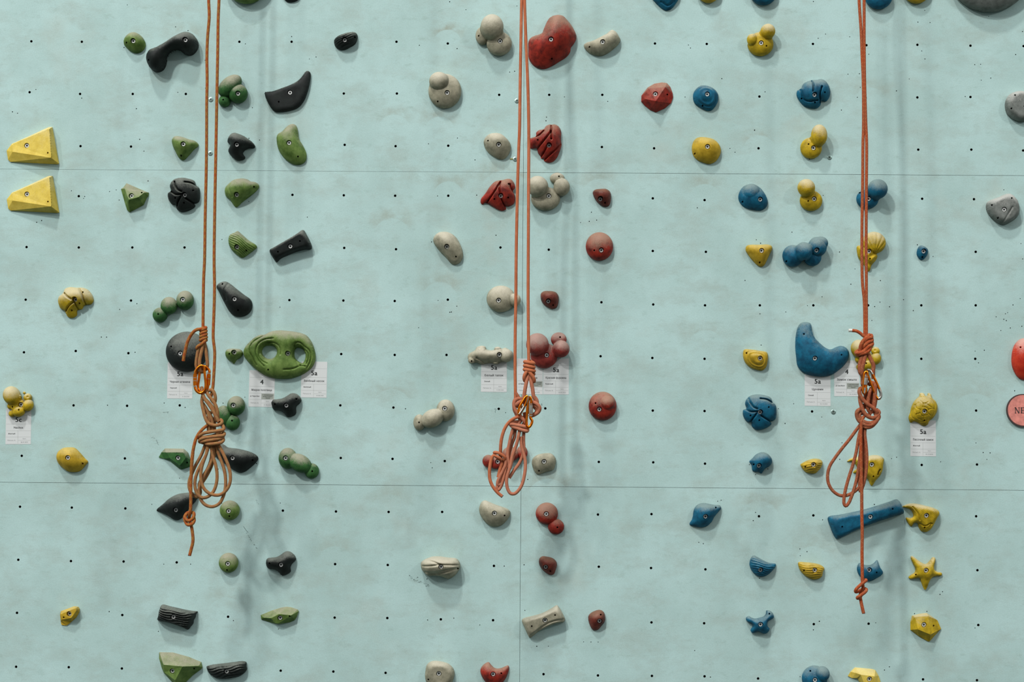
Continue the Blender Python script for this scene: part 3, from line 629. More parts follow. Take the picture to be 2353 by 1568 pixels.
hold('F3', 'G', 'olive boat shaped faceted hold at the bottom, pointed to the left', "150,1285 360,1200 520,1150 620,1135 700,1145 815,1185 835,1215 800,1320 760,1380 680,1415 470,1455 400,1440 160,1365", sharp=True, inner=[(195,1335,8),(335,1345,18),(480,1270,24),(700,1292,22),(470,1436,16),(405,1428,14)], ie=[(0,1),(1,2),(2,3),(3,4),(4,5),(5,1),(3,-7)], bolt=(492,1343), holes=[(665,1308)], ck=.0)
# ======== middle field: beige and red ========
hold('A4', 'W', 'beige cluster of three balls at the top, left of the middle rope', None, [(978,525,154,148,0,40,110), (775,430,82,112,0,30,70), (892,320,139,150,0,150,139)], bolt=(989,493), holes=[(731,430)])
hold('A4', 'W', 'round beige hold with a smaller ball on its upper left', None, [(325,1095,200,212,0,22,130), (255,975,120,112,0,110,112)], bolt=(352,1112), holes=[(239,1216)])
hold('A5', 'R', 'very large red heart shaped hold with a chalky brown top, right of the middle rope', "480,182 540,190 600,250 660,330 700,420 700,470 670,530 637,575 630,620 590,680 500,740 400,800 320,828 250,822 180,780 130,700 125,600 128,500 160,450 220,425 285,405 310,350 340,280 380,215 430,188", H=42, bolt=(398,479), holes=[(409,687)], gy=.4, ck=.12)
hold('A5', 'W', 'beige crescent hold at the top, right of the big red heart', "1130,358 1180,385 1215,440 1232,480 1210,530 1160,580 1080,640 1000,672 930,665 850,630 800,575 795,535 830,510 900,490 980,450 1060,410", H=27, rim=3, bolt=(1018,505), holes=[(862,552)])
hold('A6', 'R', 'brick red faceted hold near a round blue one at the top', "370,990 430,997 470,1040 500,1120 505,1170 480,1240 410,1300 300,1350 230,1320 160,1265 122,1220 125,1150 200,1050 280,1005", sharp=True, inner=[(215,1062,17),(412,1045,19),(298,1215,31),(170,1190,16)], ie=[(0,1),(1,2),(2,3),(2,-8),(1,-3),(3,-12)], bolt=(294,1126), holes=[(441,1122)], ck=.1)
hold('A6', 'B', 'round blue hold with contour rings right of the brick red faceted hold', "850,1025 930,1035 1000,1070 1040,1120 1050,1180 1030,1250 970,1325 920,1333 840,1300 770,1250 745,1190 750,1120 790,1060", H=24, bolt=(914,1136), holes=[(865,1259)], lvl=(4.2,.9), ck=-.12)
hold('B5', 'W', 'beige egg shaped hold above the upper seam, left of the middle rope', "1000,143 1070,155 1140,210 1190,280 1198,340 1170,420 1110,480 1050,482 980,450 900,390 855,310 850,240 890,180 940,150", H=26, bolt=(1042,296), holes=[(903,240)])
hold('B5', 'R', 'red folded hold with a finger like ridge, left of the middle rope below the seam', "1060,752 1100,748 1150,733 1200,740 1240,790 1252,850 1225,888 1250,950 1252,1010 1230,1060 1170,1090 1130,1090 1138,1120 1100,1145 1040,1135 950,1085 870,1045 830,1065 808,1040 815,990 870,920 930,830 1000,765", H=25, bolt=(1068,949), holes=[(1169,797),(1163,972),(985,992)], gro=[S("1068,755 1000,880 930,975 870,1045"), S("1062,770 1048,850 1060,920"), S("1075,990 1110,1060 1132,1095"), S("1185,800 1200,850 1225,890")], gd=8, gw=1.8, ck=.0)
hold('B6', 'R', 'red folded hold with deep vertical creases, right of the middle rope', "430,93 450,98 480,90 540,115 575,180 575,300 582,370 560,450 520,540 470,590 410,603 350,580 345,550 310,548 302,520 270,480 250,410 200,415 165,410 130,330 160,280 240,250 245,200 290,165 340,160 380,110", H=30, bolt=(417,367), holes=[(265,295),(443,283)], gro=[S("445,98 440,180 330,330 250,410"), S("442,180 448,290"), S("390,385 345,460 300,515"), S("580,330 480,440 350,550"), S("245,240 290,225 345,170")], gd=9, gw=1.8, ck=.0)
hold('B6', 'W', 'beige cluster of balls under the upper seam, right of the middle rope', None, [(370,1085,196,160,0,30,110), (525,815,100,78,0,30,80), (585,930,110,121,0,70,108), (263,920,142,141,0,140,135)], bolt=(413,1047), holes=[(548,787)])
MAR = "1050,958 1120,952 1180,955 1225,985 1243,1040 1240,1110 1215,1180 1170,1195 1110,1175 1050,1120 1010,1050 1000,1000 1020,970"
hold('B6', 'M', 'small maroon pebble hold just under the upper seam, above the round red ball', MAR, H=20, bolt=(1103,1082), holes=[(1165,1135)], ck=-.05)
hold('G2', 'M', 'small maroon pebble hold right of the middle rope, halfway up the wall', "380,385 560,365 760,378 930,430 1030,560 1060,720 1030,950 960,1120 840,1180 740,1185 560,1110 380,980 270,800 240,640 260,480", H=20, bolt=(585,825), holes=[(805,1000)], ck=-.05)
hold('D4', 'M', 'small maroon pebble hold under the red double ball', "1040,935 1110,938 1190,960 1240,1005 1253,1060 1235,1130 1210,1190 1160,1205 1090,1170 1030,1110 995,1040 1000,970", H=20, bolt=(1091,1092), holes=[(1158,1150)], ck=-.05)
hold('D8', 'M', 'small maroon and grey pebble hold at the bottom, right of the beige bar', "1680,268 1740,275 1790,320 1810,400 1800,480 1740,560 1680,625 1620,640 1580,625 1530,540 1503,440 1510,370 1570,310", H=19, bolt=(1708,471), holes=[(1728,355)], ck=.12)
hold('C8', 'W', 'beige slanted oval hold below the upper seam, chalky upper left lip', "330,70 400,80 480,130 540,220 575,320 580,400 540,470 480,497 430,480 360,400 280,320 220,240 198,180 220,120 270,80", H=26, bolt=(373,264), holes=[(490,388)], lvl=(2.2,.6))
hold('C8', 'W', 'beige ball hold with a small knob poking behind the middle rope', None, [(1070,935,186,172,0,30,130), (1250,950,76,84,0,80,76), (1190,935,60,85,0,60,70)], bolt=(1040,955))
hold('D1', 'W', 'beige frog shaped hold above a white card, left of the middle rope', "85,470 110,420 180,380 210,335 270,318 320,330 335,365 430,375 450,340 500,332 540,355 590,345 630,365 680,400 690,440 670,490 610,540 540,535 490,560 440,565 400,550 330,560 270,568 200,545 140,555 100,520", [(275,352,52,34,0,70,40), (487,362,45,30,0,90,40), (598,450,92,88,0,80,80), (135,515,44,44,0,70,40), (455,545,38,20,0,50,30)], H=26, bolt=(507,439), holes=[(137,521)], gro=[S("205,480 300,535 330,555")], gd=5, ck=.05)
hold('D1', 'N', 'faded red hold of four balls behind the middle rope knot', None, [(1105,450,180,170,0,30,120), (1300,235,106,96,0,60,90), (1330,362,114,114,0,120,114), (1015,300,150,150,0,140,140)], bolt=(1140,444), holes=[(1318,204)], ck=.25)
hold('D3', 'W', 'beige caterpillar hold of three balls, left of the middle rope knot', None, [(735,497,166,196,0,40,150), (263,715,108,146,0,40,120), (500,640,216,160,27,110,160)], bolt=(720,465), holes=[(257,714)])
hold('D2', 'R', 'red and grey hold of four balls behind the middle rope coil', None, [(265,1005,86,92,0,50,80), (385,1035,112,84,0,30,60), (580,905,118,108,0,90,100), (750,880,80,100,0,50,80)], bolt=(399,1013), ck=.15)
hold('D2', 'W', 'greenish beige kidney hold right of the middle rope coil', "1100,888 1170,895 1220,940 1240,1000 1225,1080 1200,1130 1140,1150 1060,1175 990,1200 940,1170 905,1100 890,1020 910,960 980,910", H=20, bolt=(1067,1013), holes=[(995,1145)], ck=-.35)
hold('D4', 'W', 'beige half round hold under the lower seam, left of the vertical seam', "215,128 270,145 350,180 450,215 540,250 580,290 572,350 520,430 450,490 380,510 290,495 210,430 150,340 130,260 145,190 180,140", H=27, bolt=(353,314), holes=[(498,347)], ck=-.15)
hold('D4', 'R', 'red double ball hold, large ball above a small one, under the lower seam', None, [(1107,318,160,158,0,30,110), (1240,507,116,112,0,30,80)], bolt=(1100,325), holes=[(1259,517)], ck=.12)
hold('D5', 'R', 'round red ball hold with a brown chalky cap, upper of the two', None, [(750,870,414,432,0,40,300)], bolt=(808,978), holes=[(595,985)], bump=[(760,650,230,2.5)], ck=.22)
hold('D6', 'R', 'round red ball hold with a whitish bump on its upper right, lower of the two', None, [(845,700,418,432,0,40,290), (985,620,232,226,0,190,230)], bolt=(750,798), holes=[(632,612)], ck=.05)
hold('D7', 'W', 'beige wavy ribbed hold casting a long shadow, bottom middle', "420,232 560,230 700,250 850,268 900,320 920,390 905,460 840,560 760,620 700,635 600,600 480,580 340,580 290,540 230,470 213,400 215,340 270,290 350,255", H=42, rim=6, p=.42, bolt=(577,417), holes=[(872,457)], gro=[S("240,410 400,400 560,375"), S("300,300 450,330 560,375 750,385 915,395"), S("270,520 450,530 650,480 860,450"), S("350,560 560,540 750,490 900,460"), S("420,240 600,255 800,290 890,330")], gd=4, gw=2.0, ck=.05)
hold('D8', 'W', 'beige bar hold tilted up to the right with a hollow lower lip, bottom', "940,185 980,225 1060,370 1085,450 1060,490 960,505 800,560 620,650 450,775 430,750 350,580 305,460 330,425 400,400 600,350 750,290 870,220", H=24, rim=5, flat=.35, bolt=(724,453), holes=[(904,357),(486,559)], gro=[S("480,740 640,600 800,500 950,455 1060,450")], gd=4, gw=2.2)
hold('F4', 'W', 'beige rounded block hold cut off by the bottom edge', "540,355 700,375 820,415 910,500 945,600 930,720 880,830 780,900 600,930 440,890 360,800 330,690 340,560 370,440 440,375", H=20, flat=.3, bolt=(621,620), holes=[(401,745)], ck=-.1)
hold('F4', 'R', 'red crown shaped hold with a scooped top, cut off by the bottom edge', "1655,382 1700,430 1760,490 1830,515 1930,500 2010,465 2060,450 2080,490 2070,570 2030,680 1970,780 1880,860 1750,880 1640,840 1560,760 1500,650 1482,560 1510,480 1580,410", H=20, bolt=(1747,637), holes=[(1918,617)])
# ======== right field: blue and yellow ========
hold('P', 'B', 'blue hold ending in a point at the top edge, first of the cut off row', "1496,-8 1505,5 1520,19 1531,24.5 1542,21 1552,10 1562,-10 1560,-35 1530,-50 1498,-35", H=24, bolt=(1530,-22), gro=[S("1520,2 1535,10 1550,0")], ck=-.3)
hold('P', 'O', 'sliver of an ochre round hold at the top edge, between two blue ones', None, [(1628,-20.5,27.8,27.8,0,8,18)], bolt=(1628,-22))
hold('P', 'B', 'blue round hold cut off by the top edge, above the yellow eared hold', None, [(1754,-19.5,32.5,32.5,0,8,20)], bolt=(1754,-22), ck=-.3)
hold('P', 'B', 'blue round hold cut off by the top edge, right behind the right rope', None, [(2019,-11,33,33,0,8,20)], bolt=(2026,-16), ck=-.3)
hold('P', 'O', 'sliver of an ochre round hold at the top edge, right of the right rope', None, [(2106,-23.6,32.6,32.6,0,8,18)], bolt=(2106,-26))
hold('P', 'S', 'big shiny dark grey dome hold at the top right corner', None, [(2272,-60,95,90,0,10,44)], bolt=(2272,-50), ck=.0)
hold('A7', 'Y', 'yellow hold with two round ears at the top', None, [(247,530,158,148,0,24,100), (148,478,64,74,0,80,68), (337,375,90,90,0,120,90)], bolt=(258,515), holes=[(320,550)], ck=-.05)
hold('A7', 'B', 'blue folded lobed hold below and right of the yellow eared hold', "870,962 915,962 960,950 1010,960 1050,1000 1080,1060 1087,1120 1070,1180 1030,1222 980,1215 970,1260 930,1300 870,1305 780,1280 720,1220 683,1150 690,1090 735,1060 770,1000", H=28, bolt=(898,1138), holes=[(753,1170),(1024,1106),(910,1222)], gro=[S("875,962 882,1030 880,1100"), S("985,1045 965,1130 980,1215"), S("740,1065 780,1180 850,1208 940,1195")], gd=8, gw=1.8, ck=.08)
hold('A8', 'S', 'grey round hold with a flat dark lower face, cut by the right edge', "1480,1100 1560,1105 1650,1160 1690,1250 1680,1350 1620,1440 1530,1468 1440,1440 1370,1380 1340,1290 1350,1200 1400,1130", H=24, flat=.35, p=.5, gy=.1, bolt=(1585,1290), holes=[(1455,1148),(1415,1305)], ck=.1)
hold('F8', 'S', 'grey round hold near the right edge, under the upper seam', "100,170 165,140 230,118 270,150 290,200 285,250 240,290 190,305 130,270 95,215", H=24, flat=.35, p=.5, gy=.1, gro=[S('250,200 190,300')], gd=2, holes=[(128,187),(244,147),(166,263)], bolt=(200,215), ck=.15)
hold('F8', 'E', 'orange red oval hold cut by the right edge, above the round pink sign', "300,990 345,990 380,1040 390,1130 370,1210 330,1237 290,1225 255,1170 246,1110 262,1030", H=26, bolt=(345,1110), holes=[(302,1040)], ck=.0)
hold('B7', 'O', 'ochre rounded hold above the upper seam, right half of the wall', "260,235 340,242 420,265 480,320 505,390 490,460 440,530 370,560 300,545 220,510 170,450 155,370 170,300 210,250", H=26, bolt=(342,355), holes=[(198,423)], ck=-.12)
hold('B7', 'B', 'blue hold with a round button on its upper half, under the upper seam', "860,800 930,815 990,860 1040,930 1068,1010 1055,1070 1000,1115 940,1118 860,1105 780,1075 730,1020 713,960 735,880 790,820", [(873,893,98,98,0,80,62)], H=22, bolt=(979,983), holes=[(771,1005)], ck=-.02)
hold('B8', 'Y', 'yellow two ball hold with an oval ball leaning right, above the upper seam', None, [(333,368,130,130,0,26,86), (430,215,98,132,0,120,98)], bolt=(364,365), holes=[(303,320)], ck=-.08)
hold('B8', 'Y', 'yellow two ball hold with a brownish ball on top, under the upper seam', None, [(333,1000,136,125,0,26,86), (275,845,106,106,0,120,105)], bolt=(372,979), holes=[(300,1003)], ck=-.05)
hold('B8', 'B', 'blue two ball hold peeking out on both sides of the right rope', None, [(1010,980,134,120,0,26,90), (1133,860,119,119,0,150,115)], bolt=(1028,977), holes=[(920,905)], ck=.05)
hold('E1', 'O', 'ochre rounded triangle hold pointing down, left of the blue bubbles', "200,412 350,408 500,407 545,430 553,470 520,540 470,650 430,720 390,742 340,725 260,650 190,560 152,490 165,430", H=22, bolt=(390,501), holes=[(372,669)], ck=-.1)
hold('E1', 'B', 'blue cluster of bubbles hold right of the ochre triangle', None, [(1155,600,134,130,0,60,110), (860,577,156,165,0,50,140), (1285,385,106,100,0,130,100), (1230,440,142,150,0,120,140), (1028,505,128,136,0,200,125)], bolt=(1226,487), holes=[(770,653)], ck=.08)
hold('E2', 'Y', 'yellow ribbed shell on a knobbly cone, behind the right rope', "325,430 400,420 520,450 620,560 630,580 600,650 540,720 515,800 490,812 430,720 350,620 325,540", [(575,380,178,166,0,70,120)], H=20, bolt=(504,510), holes=[(516,618)], wob=2.2, rad=(575,560,11,1.6), ck=-.1)
hold('E2', 'B', 'tiny blue drop shaped hold right of the yellow shell', "1280,418 1340,438 1385,480 1388,530 1360,590 1300,640 1260,625 1220,560 1225,490 1250,440", H=15, bolt=(1325,507), holes=[(1310,591)], ck=-.2)
hold('E3', 'B', 'very large blue boomerang hold above two white cards', "270,115 330,105 380,125 395,200 420,280 480,350 560,415 620,435 690,405 740,392 800,410 838,460 835,540 790,620 700,700 620,748 520,763 400,752 290,715 225,640 205,520 195,400 205,250 230,160", H=32, p=.48, bolt=(431,544), holes=[(303,249),(757,498)], ck=-.02)
octo(36*6.272 + 1912*6.272, -107*6.272, 'yellow octopus shaped hold behind the right rope knot', False)
hold('E4', 'O', 'ochre stepped hold with terraced lower edge, below the ochre triangle', "150,115 230,115 330,130 400,145 415,180 410,260 390,320 350,352 290,345 220,320 165,270 138,210 135,150", H=22, bolt=(326,215), holes=[(177,153)], lvl=(4.5,1.2), ck=-.12)
fl = [((x - 1091) * 1.045 / 6.272 + 1680 + 328 / 4.9, (y - 1053) * 1.045 / 6.272 + 780 + 820 / 4.9) for x, y in S(FLOWER)]
fg = [[((x - 1091) * 1.045 / 6.272 + 1746.9, (y - 1053) * 1.045 / 6.272 + 947.3) for x, y in S(g)] for g in FGRO]
hold('P', 'B', 'blue flower shaped hold with five petals', fl, H=27, bolt=(1746.9,947.3), holes=[(1725,955),(1745,966),(1766,936)], gro=fg, gd=8, gw=1.7, p=.42, ck=.0)
hold('E4', 'B', 'blue hold with a scalloped lower left edge under the blue flower', "350,1272 410,1290 455,1340 460,1385 430,1430 380,1460 340,1512 310,1495 270,1495 240,1480 230,1420 205,1378 240,1340 290,1290", H=24, bolt=(317,1424), holes=[(260,1410)], gy=.3, ck=-.05)
hold('G1', 'O', 'small ochre ribbed hold above the lower seam, left of the right rope', "380,740 440,690 640,580 860,500 1050,475 1230,500 1340,570 1375,650 1350,800 1290,920 1200,1010 1080,1130 960,1160 760,1140 600,1080 480,950", H=22, bolt=(965,752), holes=[(620,850)], stria=(5,5,2.2,2.0), ck=-.15)
hold('F5', 'O', 'small ochre ribbed hold near the bottom, right of the blue ribbed shell', "945,280 1050,278 1200,295 1290,325 1335,370 1315,420 1300,490 1260,525 1180,540 1090,510 1010,450 960,380", H=21, bolt=(1190,397), holes=[(1035,403)], stria=(-8,5,2.2,2.0), ck=-.15)
hold('E5', 'Y', 'yellow fish shaped hold swimming down, behind the right rope loops', "650,830 720,818 800,830 845,865 835,940 830,1000 800,1080 740,1150 690,1218 665,1190 640,1130 580,1090 520,1060 450,1045 480,1005 500,990 485,950 440,900 372,905 420,860 520,838 580,850", H=20, flat=.2, bolt=(686,942), holes=[(711,1092)], gro=[S("770,1070 785,1020 795,1010")], gd=7, gw=1.5, stria=(60,3.2,.35,.5), ck=-.1)
hold('E7', 'B', 'blue bird shaped hold under the lower seam, beak to the upper right', "280,138 350,145 430,160 490,165 508,200 480,240 430,300 390,370 330,420 260,432 180,420 130,400 130,380 155,340 168,290 180,220 220,160", H=27, rim=3, bolt=(319,301), holes=[(448,195)], ck=.02)
hold('F5', 'B', 'blue ribbed shell hold below the lower seam', "270,175 320,195 400,240 500,285 600,300 608,330 560,400 490,465 420,495 350,495 280,450 230,380 210,310 230,220", H=24, bolt=(378,396), stria=(-16,5,2.4,2.0), ck=-.05)
hold('E8', 'B', 'long blue bar hold crossed by the tail of the right rope', "920,90 945,115 980,190 1000,245 970,265 850,300 700,350 560,400 400,470 220,552 195,530 150,430 118,300 250,270 400,240 550,205 700,160 850,110", H=26, rim=6, flat=.35, bolt=(603,293), holes=[(857,201),(278,409)], ck=-.1)
hold('E8', 'B', 'blue cat head shaped hold above the end knot of the right rope', "480,830 530,850 600,855 650,830 685,795 700,830 720,880 755,940 740,970 680,1010 600,1045 540,1030 480,980 452,910 460,860", H=19, bolt=(598,915), holes=[(679,941)], ck=-.1)
hold('E8', 'Y', 'yellow angel fish hold touching the right end of the long blue bar', "980,178 1040,145 1130,140 1250,165 1340,190 1400,225 1408,260 1380,310 1350,370 1310,440 1250,472 1200,460 1170,420 1155,370 1120,365 1085,408 1060,390 1020,305 1070,305 1105,290 1090,230 1060,205 1020,190", H=20, flat=.2, bolt=(1255,280), holes=[(1241,420)], gro=[S("1300,405 1312,385 1325,375"), S("1105,180 1160,260 1180,330"), S("1180,370 1240,400 1310,370")], gd=4, gw=1.3, stria=(35,3.4,.35,.6), ck=-.1)
hold('F7', 'Y', 'yellow starfish hold with five arms at the right', "295,182 330,200 400,255 480,300 520,300 570,250 610,205 640,205 652,240 635,320 630,385 680,420 740,435 752,455 735,485 680,485 600,510 565,560 530,650 510,690 490,692 470,660 430,560 410,515 340,525 265,530 248,505 280,470 340,430 350,380 310,290 280,210", H=20, rim=4, p=.55, bolt=(508,402), holes=[(370,470)], wob=.4, ck=-.08)
hold('F7', 'Y', 'yellow faceted gem hold near the bottom right, under the starfish', "300,1080 420,1050 520,1040 680,1150 735,1280 640,1380 560,1470 540,1468 400,1390 275,1295 275,1180", sharp=True, inner=[(345,1100,17),(540,1085,18),(575,1365,21),(385,1285,23)], ie=[(0,1),(2,3),(3,0),(2,-5),(2,-8),(3,-10),(1,-3)], bolt=(486,1221), holes=[(645,1241)], ck=-.1)
hold('E6', 'Y', 'yellow turtle shell hold above a white card at the right', "490,230 495,190 530,178 570,195 590,235 630,225 640,185 670,185 700,220 710,265 770,320 805,400 810,460 780,560 720,640 660,690 640,740 600,770 540,765 470,720 390,690 340,715 310,690 295,610 320,540 340,450 370,370 420,300", H=26, bolt=(577,512), holes=[(590,670)],
     gro=[S(g) for g in ("500,480 500,540 540,590", "640,545 640,480 590,440 540,435", "540,435 550,375 510,320", "590,370 700,440", "550,370 600,365 640,340", "500,480 440,450 430,400 480,350", "640,480 720,460 760,470", "640,545 700,585 720,580", "540,590 640,575", "440,560 500,540", "440,560 460,620 540,660", "375,460 350,560", "430,400 400,380", "420,470 440,560", "570,600 570,650", "480,260 600,250 720,310 770,400 750,520 700,620 570,690 430,650 370,600 370,470 420,330 480,260")], gd=1.7, gw=.9, ck=-.1)
hold('F5', 'B', 'blue bone shaped hold with four knobs near the bottom', "490,1000 540,1020 575,1070 578,1110 540,1140 490,1170 480,1220 495,1255 517,1280 500,1320 455,1355 400,1345 340,1320 290,1340 250,1340 230,1305 240,1275 260,1240 240,1205 190,1180 163,1150 165,1110 205,1088 240,1110 300,1125 370,1110 430,1090 460,1050 468,1005", H=22, rim=6, bolt=(378,1215), holes=[(516,1058)], ck=.0)
hold('F6', 'B', 'blue ball with a smaller ball on its upper right, at the bottom edge', None, [(340,520,190,190,0,22,120), (460,450,102,112,25,110,90)], bolt=(347,547), holes=[(278,412)], ck=.0)
hold('F6', 'L', 'pale yellow faceted hold cut off by the bottom edge', "945,355 1200,378 1250,395 1300,480 1330,575 1320,680 1150,720 1050,640 980,525 900,515 840,485 880,420", sharp=True, inner=[(960,440,13),(1030,465,22),(1240,490,24),(1270,600,18),(1100,640,20),(985,510,11)], ie=[(0,1),(1,2),(2,3),(3,4),(1,5),(1,4),(2,-3)], bolt=(1169,535), ck=.02)
# ---------------- small panel screws ----------------
for x, y, lb in ((484.5,229,'small steel panel screw between the strands of the left rope, upper one'), (483.5,352.5,'small steel panel screw between the strands of the left rope, near the upper seam'), (1188,232,'small steel panel screw left of the middle rope near the top'),
                 (1184,366,'small steel panel screw with a yellow plug beside it, left of the middle rope'), (1906,362,'small steel panel screw under a yellow two ball hold'), (1915,947,'small steel panel screw below the two cards of the blue route')):
    wx, wz = W(x, y); N = 20; V = []; F = []
    for r, h in ((5.6, 0), (5.6, .7), (4.4, 1.3), (2.4, 1.3), (1.6, .4)):
        for k in range(N): V.append((r * math.cos(2*PI*k/N) * U, -h * U, r * math.sin(2*PI*k/N) * U))
    for j in range(4):
        for k in range(N): a, b = j*N+k, j*N+(k+1)%N; F.append((a, b, b+N, a+N))
    F.append(tuple(4*N+k for k in range(N))); fm = [0] * (4*N) + [1]
    o = mesh_obj('panel_screw', V, F, [simple('screw_steel', (150, 176, 168), .35, .8) if 'screw_steel' not in bpy.data.materials else bpy.data.materials['screw_steel'], M_SOCK], None, (wx, 0, wz), 35, fm)
    tag(o, lb, 'screw', 'panel screws')
def box_mesh(x0, x1, z0, z1, y0, y1, V, F):
    k = len(V); V += [(x0,y0,z0),(x1,y0,z0),(x1,y0,z1),(x0,y0,z1),(x0,y1,z0),(x1,y1,z0),(x1,y1,z1),(x0,y1,z1)]
    F += [(k,k+1,k+2,k+3),(k+5,k+4,k+7,k+6),(k+4,k,k+3,k+7),(k+1,k+5,k+6,k+2),(k+3,k+2,k+6,k+7),(k+4,k+5,k+1,k)]
wx, wz = W(1175, 365.5); V = []; F = []
for k in range(5): box_mesh((-3.4 + k*1.5)*U, (-2.4 + k*1.5)*U, -1.4*U, 1.4*U, -1.3*U, 0, V, F)
box_mesh(-3.4*U, 3.8*U, -.8*U, .8*U, -1.0*U, 0, V, F)
tag(mesh_obj('wall_plug', V, F, simple('brass_yellow_plastic', (138, 134, 62), .6), None, (wx, 0, wz)), 'tiny ribbed yellow wall plug stuck beside a panel screw', 'wall plug')

# ---------------- route cards ----------------
def glyph_fill(o):
    """outlines of a text -> triangles, non-zero winding"""
    cu = o.to_curve(bpy.context.evaluated_depsgraph_get()); polys = []
    for sp in cu.splines:
        b = sp.bezier_points; q = []; n = len(b)
        for k in range(n):
            a, d = b[k], b[(k + 1) % n]; p0, p1, p2, p3 = (np.array(v[:2]) for v in (a.co, a.handle_right, d.handle_left, d.co))
            bend = np.abs(np.cross(p1 - p0, p3 - p0)) + np.abs(np.cross(p2 - p0, p3 - p0)); m = 1 if bend < 1e-5 else 4
            for t in np.arange(m) / m: q.append((1-t)**3*p0 + 3*(1-t)**2*t*p1 + 3*(1-t)*t*t*p2 + t**3*p3)
        q = [v for k, v in enumerate(q) if np.linalg.norm(v - q[k-1]) > 1e-5]
        if len(q) > 2: polys.append(np.array(q))
    o.to_curve_clear(); pts, edges = [], []
    for q in polys: i = len(pts); pts.extend(q.tolist()); edges += [(i + k, i + (k + 1) % len(q)) for k in range(len(q))]
    v, f, _, _ = cdt(pts, edges, []); c = v[np.array(f)].mean(1); w = np.zeros(len(f), int)
    for q in polys:
        for a, b in zip(q, np.roll(q, -1, 0)):
            s = (b[0] - a[0]) * (c[:, 1] - a[1]) - (c[:, 0] - a[0]) * (b[1] - a[1])
            w += ((a[1] <= c[:, 1]) & (b[1] > c[:, 1]) & (s > 0)).astype(int) - ((a[1] > c[:, 1]) & (b[1] <= c[:, 1]) & (s < 0)).astype(int)
    return v, [tuple(t) for t, k in zip(f, w) if k]
def text_mesh(body, size, bold=0.0, align='CENTER', sx=1.0):
    c = bpy.data.curves.new('t', 'FONT'); c.body = body; c.size = 1.0; c.align_x = align; c.align_y = 'CENTER'; c.space_character = 1.1
    o = bpy.data.objects.new('t', c); COL.objects.link(o)
    V, F = glyph_fill(o); bpy.data.objects.remove(o); bpy.data.curves.remove(c)
    me = bpy.data.meshes.new('text'); me.from_pydata([(x * sx * size, 0, z * size) for x, z in V], [], F); me.update()
    if bold:          # heavier strokes: the outline printed again a hair to each side
        vs = [v.co.copy() for v in me.vertices]; fs = [tuple(p.vertices) for p in me.polygons]; n = len(vs); V = []; F = []
        for k, (dx, dz) in enumerate(((-1, -.5), (1, -.5), (-1, .5), (1, .5), (0, 0))):
            V += [(v.x + dx * bold, v.y - k * 4e-6, v.z + dz * bold) for v in vs]; F += [tuple(i + k * n for i in f) for f in fs]
        me = bpy.data.meshes.new('text'); me.from_pydata(V, [], F); me.update()
    return me
def text_obj(name, body, size, x, z, mat, parent, bold=0.0, sx=1.0, maxw=None, y=-.0009, align='CENTER'):
    me = text_mesh(body, size, bold, align, sx)
    if maxw:
        xs = [v.co.x for v in me.vertices]; w = max(xs) - min(xs); 
        if w > maxw: me.transform(Matrix.Diagonal((maxw / w, 1, 1, 1)))
    me.name = name; me.materials.clear(); me.materials.append(mat)
    o = bpy.data.objects.new(name, me); COL.objects.link(o); o.parent = parent; o.location = (x, y, z); return o
def card(x0, y0, x1, y1, grade, title, colour, date, label, note=None, tilt=0.0):
    c = W((x0 + x1) / 2, (y0 + y1) / 2); w = (x1 - x0) * U; h = (y1 - y0) * U
    r = empty('route_card', (c[0], 0, c[1])); r.rotation_euler = (0, math.radians(tilt), 0); tag(r, label, 'route card', 'route cards')
    V, F = [], []; n = 8
    for j in range(n + 1):
        for i in range(n + 1):
            u, v = i / n - .5, j / n - .5; y = -.0006
            V.append((u * w, y, v * h))
    for j in range(n):
        for i in range(n): a = j * (n + 1) + i; F.append((a, a + 1, a + n + 2, a + n + 1))
    k = len(V); V += [(x, -.0001, z) for x, _, z in V[:k]]; F += [tuple(q + k for q in f[::-1]) for f in F[:n * n]]
    rim = [i for i in range(n)] + [i * (n + 1) + n for i in range(n)] + [n * (n + 1) + n - i for i in range(n)] + [(n - i) * (n + 1) for i in range(n)]
    for a, b in zip(rim, rim[1:] + rim[:1]): F.append((b, a, a + k, b + k))
    mesh_obj('paper_sheet', V, F, M_PAPER, r)
    zt = lambda f: h / 2 - f * h
    V, F = [], []; t = .3 * U
    for f in (.195, .44, .625, .80): box_mesh(-w/2 + U, w/2 - U, zt(f) - t, zt(f) + t, -.00066, -.0005, V, F)
    box_mesh(0, w/2 - U, zt(.895) - t, zt(.895) + t, -.00066, -.0005, V, F); box_mesh(-t - .01*w, t - .01*w, zt(.985), zt(.625), -.00066, -.0005, V, F)
    mesh_obj('table_lines', V, F, M_LINE, r)
    text_obj('grade_text', grade, 15.0 * U, 0, zt(.325), M_INK, r, .42 * U, y=-.0007)
    text_obj('route_name', title, 6.5 * U, 0, zt(.54), M_INK, r, .17 * U, maxw=w * .8, y=-.0007)
    text_obj('colour_text', colour, 3.9 * U, -w * .26, zt(.71), M_INK, r, .13 * U, maxw=w * .36, y=-.0007)
    text_obj('setter_text', 'Петько А.', 3.8 * U, -w * .26, zt(.895), M_INK2, r, 0, maxw=w * .36, y=-.0007)
    text_obj('month_text', 'Арко', 3.0 * U, w * .24, zt(.85), M_INK2, r, 0, y=-.0007)
    text_obj('date_text', date, 3.4 * U, w * .24, zt(.945), M_INK2, r, 0, maxw=w * .4, y=-.0007)
    if note:
        V, F = [], []; box_mesh(0, w/2 - .8*U, zt(.79), zt(.635), -.00068, -.0005, V, F); mesh_obj('grey_note_box', V, F, M_GREYBOX, r)
        for i, tx in enumerate(note): text_obj('note_text', tx, 2.7 * U, w * .245, zt(.672 + .042 * i), M_INK, r, .1 * U, maxw=w * .42, y=-.00074)
